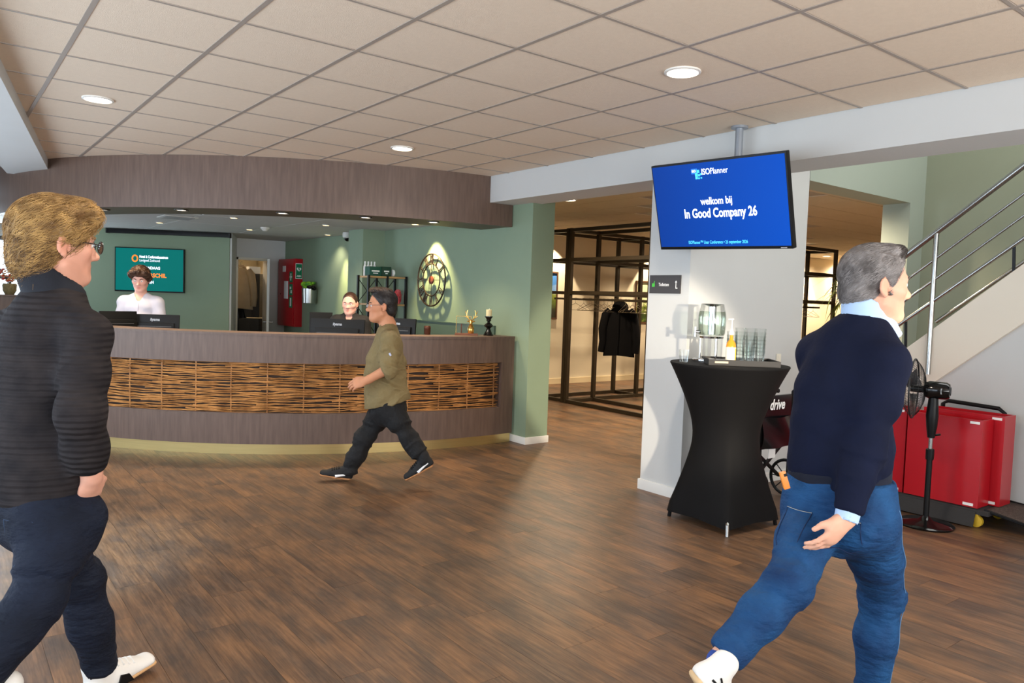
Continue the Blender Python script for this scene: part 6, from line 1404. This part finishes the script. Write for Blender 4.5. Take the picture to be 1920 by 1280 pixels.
    MB().prism([(-.03, -.02), (.035, -.022), (.02, .012), (-.012, .022)], .006, Ms[:, [1, 2, 0]], gu.snap(np.array([Ps(.42, .06, .03)]), .001)[0]).build('dark_patch', m_blackp, so)
    heel = ra_-nz(ra_-rk)*-.06+np.array((0, 0, -.03)); toe = heel+nz(F*.5-UP*.85)*.27; lo, hi = bounds([heel, toe, ra_], .12); gu = Grid(lo, hi, .008); gs = Grid(lo, hi, .008); shoe(gu, gs, heel, toe, nz(F*.85+UP*.5), 1.1); so, _, _ = put('shoe', gu, m_ws, t); put('sole', gs, m_gum, so)
left_man()
# ---------- COOK walking past the desk ----------
def cook():
    F = nz(-.985*RH-.17*FH); S_ = np.cross(F, UP); d0 = 6.17
    t = person('cook in olive jacket and black trousers walking past the reception desk', J(715, 905, 6.15))
    Fh = nz(-.96*RH-.27*FH-.03*UP); M = frame(Fh, UP); hc_ = J(715, 573, d0-.02); s = 1.08
    neck = J(727, 609, d0); hipc = J(727, 757, d0); shc = J(729, 636, d0); ls_, rs_ = shc-S_*.165, shc+S_*.165
    le, lw = J(727, 692, 5.93), J(687, 713, 5.92); re, rw = J(748, 680, 6.38), J(736, 706, 6.40)
    lh_, rh_ = hipc-S_*.085, hipc+S_*.085; rk, ra_ = J(685, 818, 6.22), J(655, 881, 6.22); lk, la = J(765, 818, 6.08), J(797, 866, 6.06)
    lo, hi = bounds([hc_, lw, rw, ra_, la, lk, rk, rs_, ls_, J(650, 722, 5.92)], .2); g = Grid(lo, hi, .0075, [(hc_[2]-.17, hc_[2]+.17, .005), (lw[2]-.12, lw[2]+.08, .0055)])
    g.chain([(neck, .06, .06), (shc, .13, .085), (J(724, 670, d0), .16, .12), (J(724, 715, d0), .16, .14), (hipc, .16, .14)], S_, .03)
    g.limb([ls_, le, lw], [.06, .043, .030]); g.limb([rs_, re, rw], [.06, .043, .030]); g.limb([rh_, rk, ra_], [.08, .055, .04]); g.limb([lh_, lk, la], [.08, .055, .04])
    P = head(g, hc_, M, s, 1.06, 1.25); g.un(cone(P(0, -.02, -.05), neck, .056, .064), .03); g.un(ell(P(0, .035, -.09), np.array((.05, .045, .03))*s, M), .03)
    hand(g, lw, nz(J(655, 723, 5.90)-lw), nz(S_*.8-UP*.5), nz(UP*.4+F*.5+S_*.3), 1.1, .4, .03, .4); hand(g, rw, nz(-UP), nz(F), nz(F), 1.0, .3)
    put('body', g, skin('tan', (202, 142, 108)), t, 1, tint=lambda V: face_tint(V, P, .2, s)); face_bits(P, M, s, t, (34, 28, 26), (40, 30, 26))
    gl = thing('glasses', 'thin silver glasses on the cook\'s face', 'glasses', tuple(P(0, .1, 0))); m_gl = mat('silver_frame', (210, 212, 216), .2, .9)
    for x in (-1, 1):
        MB().tube([P(x*.033+.021*math.cos(a), .106, -.002+.015*math.sin(a)) for a in np.linspace(0, 2*math.pi, 21)], .0018, 5, cap=False, up=tuple(M[:, 1])).build('rim', m_gl, gl); MB().tube([P(x*.054, .105, .004), P(x*.076, .05, .006), P(x*.082, -.01, .006)], .002, 5).build('temple', m_gl, gl); MB().lathe([(.02*s, -.0004), (.02*s, .0004)], P(x*.033, .106, -.002), 16, M=np.stack([M[:, 0], M[:, 2]*.75, M[:, 1]], 1)).build('lens', m_glass, gl)
    MB().tube([P(-.012, .107, .004), P(0, .11, .006), P(.012, .107, .004)], .0018, 5).build('bridge', m_gl, gl)
    gh = Grid(hc_-.18, hc_+.18, .005); gh.un(ell(P(0, -.02, .036), np.array((.083, .102, .094))*s, M), .01); gh.un(ell(P(0, -.06, -.03), np.array((.064, .055, .06))*s, M), .02); gh.un(ell(P(0, .04, .112), np.array((.05, .045, .02))*s, M), .02)
    gh.cut(plane(M@np.array((0, .84, -.54)), P(0, .016, .0)), .008); gh.cut(plane(M@np.array((0, .3, -.95)), P(0, -.04, -.085)), .01)
    for x in (-1, 1): gh.cut(ell(P(x*.09, .0, -.028), np.array((.034, .028, .04))*s, M), .006)
    m_bh = mat('black_hair', (26, 22, 22), .4, var=.4, scale=20, rgb2=(48, 42, 42), bump=.4, bscale=90); o, V, Q = put('hair', gh, m_bh, t, 1)
    strands(gh, V, Q, lambda p: -M[:, 1]*.7-M[:, 2]*.6+0*p, 900, .04, m_bh, t, r=.0012, lift=.005, seed=4); strands(gh, V, Q, lambda p: M[:, 1]*.6+M[:, 2]*.8+0*p, 260, .035, mat('brown_tip_strand', (118, 92, 70), .4), t, name='quiff_strands', r=.0013, lift=.012, seed=6, keep=lambda V: ((V-P(0, .0, .105))@M[:, 2] > 0))
    # jacket
    ax = nz(le-ls_); lo, hi = bounds([neck, rs_, ls_, le, re, hipc], .24); g2 = Grid(lo, hi, .0085)
    g2.chain([(J(726, 611, d0), .07, .07), (J(727, 625, d0), .11, .085), (J(727, 645, d0), .155, .115), (J(722, 675, d0), .172, .145), (J(722, 705, d0), .176, .162), (J(724, 735, d0), .182, .172), (J(728, 752, d0), .188, .178), (J(725, 766, d0), .188, .178)], S_, .03)
    g2.cut(plane(-nz(UP*.96-.24*RH), J(728, 757, d0)), .006); ga = g2.twin(); ga.limb([J(728, 620, d0), ls_, ls_*.5+le*.5, le], [.055, .076, .076, .066], .035); g2.limb([J(728, 620, d0), rs_, re, rw], [.055, .075, .06, .05], .035)
    fa = nz(lw-le); ga.limb([le, le+fa*.04], [.064, .060], .02); ga.cut(cap(fa, le+fa*.03, .08), .004); g2.merge(ga, .03); g2.cut(cone(P(0, -.02, -.06), J(726, 618, d0), .064, .066), .008)
    fd = [(J(740, 705, 6.0), .16, .012, nz(UP+.5*RH), .05), (J(720, 735, 6.0), .18, .010, nz(UP*.9-RH*.5), .06), (le+UP*.06, .09, .014, nz(ax), .04), (ls_-UP*.05, .10, .012, nz(RH+.4*UP), .05), (J(760, 680, 6.05), .10, .014, nz(UP), .035)]
    m_ol = mat('olive_cotton', (130, 113, 76), .85, var=.15, scale=8, bump=.6, bscale=14, bdist=.04); oj, V, Q = put('jacket', g2, m_ol, t, 2, fold=lambda V, Q: folds(V, Q, fd, .004, gain=1.5))
    gk = Grid(neck-.14, neck+.14, .006); gk.un(econe(J(725, 604, d0), J(727, 616, d0), .066, .066, .072, .07, S_), .01); gk.cut(cone(J(724, 590, d0), J(726, 625, d0), .06, .06), .004); put('collar', gk, m_ol, t)
    q = g2.snap(np.array([J(731, 660, 5.85), J(735, 666, 5.85)]), .002); MB().tube(q, .008, 6).build('sleeve_emblem', mat('white_blue_emblem', (190, 196, 226), .6), oj)
    # trousers
    lo, hi = bounds([hipc, rk, lk, ra_, la, rh_, lh_], .2); g4 = Grid(lo, hi, .009); g4.chain([(J(727, 735, d0), .15, .14), (J(727, 765, d0), .165, .155)], S_, .03)
    g4.limb([rh_, rh_*.5+rk*.5, rk, rk*.5+ra_*.5, ra_-UP*.01], [.105, .090, .073, .070, .066], .03); g4.limb([lh_, lh_*.5+lk*.5, lk, lk*.5+la*.5, la*.95+lk*.05], [.105, .090, .073, .068, .060], .03); g4.cut(plane(-UP, ra_-UP*.035), .004)
    fd = [(rk, .12, .014, nz(ra_-rk), .05), (lk, .12, .014, nz(la-lk), .05), (ra_+UP*.06, .10, .014, UP, .045), (la, .10, .014, nz(la-lk), .045)]
    put('trousers', g4, mat('black_work_cotton', (20, 20, 22), .85, var=.2, scale=10, bump=.6, bscale=16, bdist=.04), t, 2, fold=lambda V, Q: folds(V, Q, fd, .004, gain=1.5))
    m_sk = mat('black_suede', (24, 24, 26), .8); m_gum2 = mat('cook_gum_sole', (168, 118, 76), .7); m_pw = mat('white_stripe', (232, 232, 234), .5)
    for ank, heel, toe, dors, sd in ((ra_, J(662, 905, 6.22), None, None, -1), (la, J(815, 872, 6.06), None, None, -1)):
        if ank is ra_: heel = J(659, 908, 6.22); heel[2] = max(heel[2], .004); dirn = nz(F+.16*UP); dors = nz(UP-.16*F)
        else: dirn = nz(J(776, 899, 6.06)-heel); dirn = nz(dirn+.25*F); dors = nz(UP+F*.75)
        toe = heel+dirn*.275; lo, hi = bounds([heel, toe, ank], .12); gu = Grid(lo, hi, .006); gs = Grid(lo, hi, .006); Ps, Ms = shoe(gu, gs, heel, toe, dors, 1.12); so, _, _ = put('shoe', gu, m_sk, t); put('sole', gs, m_gum2, so)
        sgn = -1 if np.dot(Ms[:, 0], S_) > 0 else 1
        A = gu.snap(np.array([Ps(.10, sgn*.07, .05), Ps(.22, sgn*.07, .045), Ps(.36, sgn*.07, .035), Ps(.5, sgn*.07, .02)]), .001); MB().tube(A, [.005, .007, .009, .012], 6).build('side_stripe', m_pw, so)
        lm = MB()
        for k in range(4): lm.tube(gu.snap(np.array([Ps(.42+.06*k, -.022, .08-.008*k), Ps(.43+.06*k, 0, .09-.009*k), Ps(.42+.06*k, .022, .08-.008*k)]), .003), .004, 5)
        lm.build('laces', m_blackp, so)
cook()
# ---------- receptionists behind the desk ----------
def receptionist(kind):
    if kind == 'man':
        px, py, d0, s, Fh, top = 263, 523, 8.2, 1.06, nz(-.95*FH+.22*RH-.30*UP), 'white shirt'
        lb = 'young brown-haired man in white shirt standing behind the desk'
    else:
        px, py, d0, s, Fh, top = 656, 569, 8.2, 0.98, nz(-.97*FH-.05*RH-.12*UP), 'blazer'
        lb = 'woman in black blazer with tied-back hair behind the desk monitor'
    hc_ = J(px, py, d0); F = nz(-FH*.97+(.2 if kind == 'man' else 0)*RH); S_ = np.cross(F, UP); M = frame(Fh, UP)
    t = person(lb, hc_); W_ = 1.0 if kind == 'man' else .9
    nd, sd_ = (.17, .25) if kind == 'man' else (.135, .195)
    neck = hc_-UP*nd-F*.03; shc = hc_-UP*sd_-F*.03; hipc = hc_-UP*.80-F*.02; rs_, ls_ = shc+S_*.165*W_, shc-S_*.165*W_
    re, le = rs_-UP*.27+S_*.06+F*.02, ls_-UP*.27-S_*.06+F*.02; rw, lw = re-UP*.08+F*.22-S_*.08, le-UP*.08+F*.22+S_*.08
    rh_, lh_ = hipc+S_*.085, hipc-S_*.085; ra_, la = np.array((rh_[0], rh_[1], .08)), np.array((lh_[0], lh_[1], .08))
    lo, hi = bounds([hc_, rw, lw, ra_, la, rs_, ls_], .16); g = Grid(lo, hi, .009, [(hc_[2]-.17, hc_[2]+.17, .006)])
    g.chain([(neck, .055, .055), (shc, .12, .08), (shc-UP*.2, .15*W_, .1), (shc-UP*.38, .14*W_, .1), (hipc, .15, .12)], S_, .03); g.limb([rs_, re, rw], [.05, .04, .028]); g.limb([ls_, le, lw], [.05, .04, .028]); g.limb([rh_, rh_*.5+ra_*.5, ra_], [.08, .055, .04]); g.limb([lh_, lh_*.5+la*.5, la], [.08, .055, .04])
    P = head(g, hc_, M, s, 1.0 if kind == 'man' else 1.04); g.un(cone(P(0, -.02, -.05), neck-UP*.02, .052*W_, .06*W_), .03)
    hand(g, rw, nz(F-UP*.3), -UP, -S_, .95, .25); hand(g, lw, nz(F-UP*.3), -UP, S_, .95, .25)
    put('body', g, skin('pale_'+kind, (224, 172, 156)), t, 1, tint=lambda V: face_tint(V, P, None, s)); face_bits(P, M, s, t, (70, 50, 38) if kind == 'man' else (58, 38, 30), (50, 50, 56))
    gh = Grid(hc_-.19, hc_+.19, .006)
    if kind == 'man':
        gh.un(ell(P(0, -.016, .045), np.array((.094, .112, .098))*s, M), .01); gh.un(ell(P(0, -.06, -.03), np.array((.075, .055, .06))*s, M), .02)
        for x, y, z, r in ((-.05, .075, .085, .036), (.0, .09, .095, .036), (.045, .078, .088, .036), (.07, .04, .06, .034), (-.075, .04, .055, .036), (-.085, .0, .01, .03)): gh.un(ell(P(x, y, z), np.array((r, r*.8, r))*s, M), .02)
        gh.cut(plane(M@np.array((0, .82, -.57)), P(0, .05, .008)), .006); gh.cut(plane(M@np.array((0, .3, -.95)), P(0, -.03, -.08)), .01); hm = mat('brown_hair', (84, 56, 38), .5, var=.5, scale=18, rgb2=(52, 34, 24), bump=.5, bscale=60)
        fo = lambda V, Q: V+vnormals(V, Q)*(.008*vnoise(V*38, 4)+.004*vnoise(V*80, 6))[:, None]
    else:
        gh.un(ell(P(0, -.018, .036), np.array((.081, .100, .091))*s, M), .01); gh.un(ell(P(0, -.1, -.0), np.array((.05, .04, .05))*s, M), .02); gh.cut(plane(M@np.array((0, .90, -.42)), P(0, .034, .02)), .006); gh.cut(plane(M@np.array((0, .3, -.95)), P(0, -.03, -.06)), .01); hm = mat('dark_brown_hair', (50, 32, 26), .35, var=.4, scale=18, rgb2=(74, 48, 38)); fo = None
    o, V, Q = put('hair', gh, hm, t, 1, fold=fo)
    strands(gh, V, Q, (lambda p: M[:, 1]*.3-M[:, 2]*.9+0*p) if kind == 'man' else (lambda p: -M[:, 1]*.9-M[:, 2]*.2+0*p), 500, .05, hm, t, r=.0014, lift=.006 if kind == 'man' else .001, seed=13)
    lo, hi = bounds([neck, rs_, ls_, re, le, rw, lw, hipc], .15); g2 = Grid(lo, hi, .0085)
    g2.chain([(neck-UP*.02, .066, .066), (shc+UP*.03, .105, .085), (shc-UP*.05, .155*W_, .11), (shc-UP*.2, .175*W_, .125), (shc-UP*.4, .165*W_, .12), (hipc, .175, .135)], S_, .03)
    g2.limb([neck-UP*.035, rs_, re, rw-F*.03], [.05, .066, .058, .042], .035); g2.limb([neck-UP*.035, ls_, le, lw-F*.03], [.05, .066, .058, .042], .035); g2.cut(cone(P(0, -.02, -.06), neck-UP*.03+F*.02, .058*W_, .06*W_), .006); g2.cut(cone(neck-UP*.01+F*.055, neck-UP*(.07 if kind == 'man' else .16)+F*.11, .04, .012), .006)
    m_t = mat('white_shirt', (186, 186, 202), .8, var=.05, scale=8) if kind == 'man' else mat('black_blazer', (22, 20, 22), .8, var=.1, scale=8)
    fd = [(re, .1, .012, UP, .05), (le, .1, .012, UP, .05), (shc-UP*.25+F*.1, .2, .008, nz(UP+.4*RH), .07), (ls_-UP*.08, .09, .010, nz(RH+.4*UP), .05), (rs_-UP*.08, .09, .010, nz(RH-.4*UP), .05)]
    o2, V, Q = put('shirt' if kind == 'man' else 'blazer', g2, m_t, t, 2, fold=lambda V, Q: folds(V, Q, fd, .003))
    if kind == 'man':
        for x in (-1, 1): MB().prism([(-.03, .0), (.028, .006), (.02, -.04), (-.022, -.022)], .004, np.stack([nz(S_*x), nz(UP*.7-F*.3), nz(np.cross(S_*x, UP*.7-F*.3))], 1), neck+S_*x*.045+F*.052-UP*.02).build('collar_flap', m_t, o2)
        stitched(g2, [[shc+F*.05+UP*.0, shc-UP*.2+F*.05, shc-UP*.45+F*.05]], o2, mat('placket', (196, 194, 214), .8), -F, .006, 'placket', .001)
    else:
        gs = Grid(neck-.2, neck+.12, .006); gs.un(econe(neck-UP*.01, neck-UP*.14+F*.045, .054, .058, .085, .075, S_), .01); gs.cut(cone(neck+UP*.04, neck-UP*.02, .052, .054), .004); gs.cut(cone(neck+F*.05, neck-UP*.06+F*.12, .03, .008), .004); put('blouse', gs, mat('white_blouse', (228, 226, 228), .8), t)
        for x in (-1, 1): MB().sphere(P(x*.083, -.006, -.052), .005, 8, 6).build('earring', m_chrome, t)
    g4 = Grid(np.minimum(hipc, ra_)-.2, np.maximum(hipc, la)+.22, .012); g4.chain([(hipc+UP*.06, .155, .12), (hipc-UP*.04, .165, .135)], S_, .03); g4.limb([rh_, rh_*.5+ra_*.5, ra_], [.1, .085, .07]); g4.limb([lh_, lh_*.5+la*.5, la], [.1, .085, .07]); put('trousers', g4, mat('black_trousers', (24, 24, 28), .85), t)
    for a_ in (ra_, la):
        heel = np.array((a_[0], a_[1], .0))-F*.06; gu = Grid(heel-.16-F*.0, heel+.3+np.array((.0, 0, 0))+F*.0, .012); gu = Grid(*bounds([heel, heel+F*.27, a_], .1), .01); shoe(gu, None, heel, heel+F*.27, UP, 1.05); put('shoe', gu, mat('black_leather_shoe', (18, 17, 17), .35), t)
receptionist('man'); receptionist('woman')
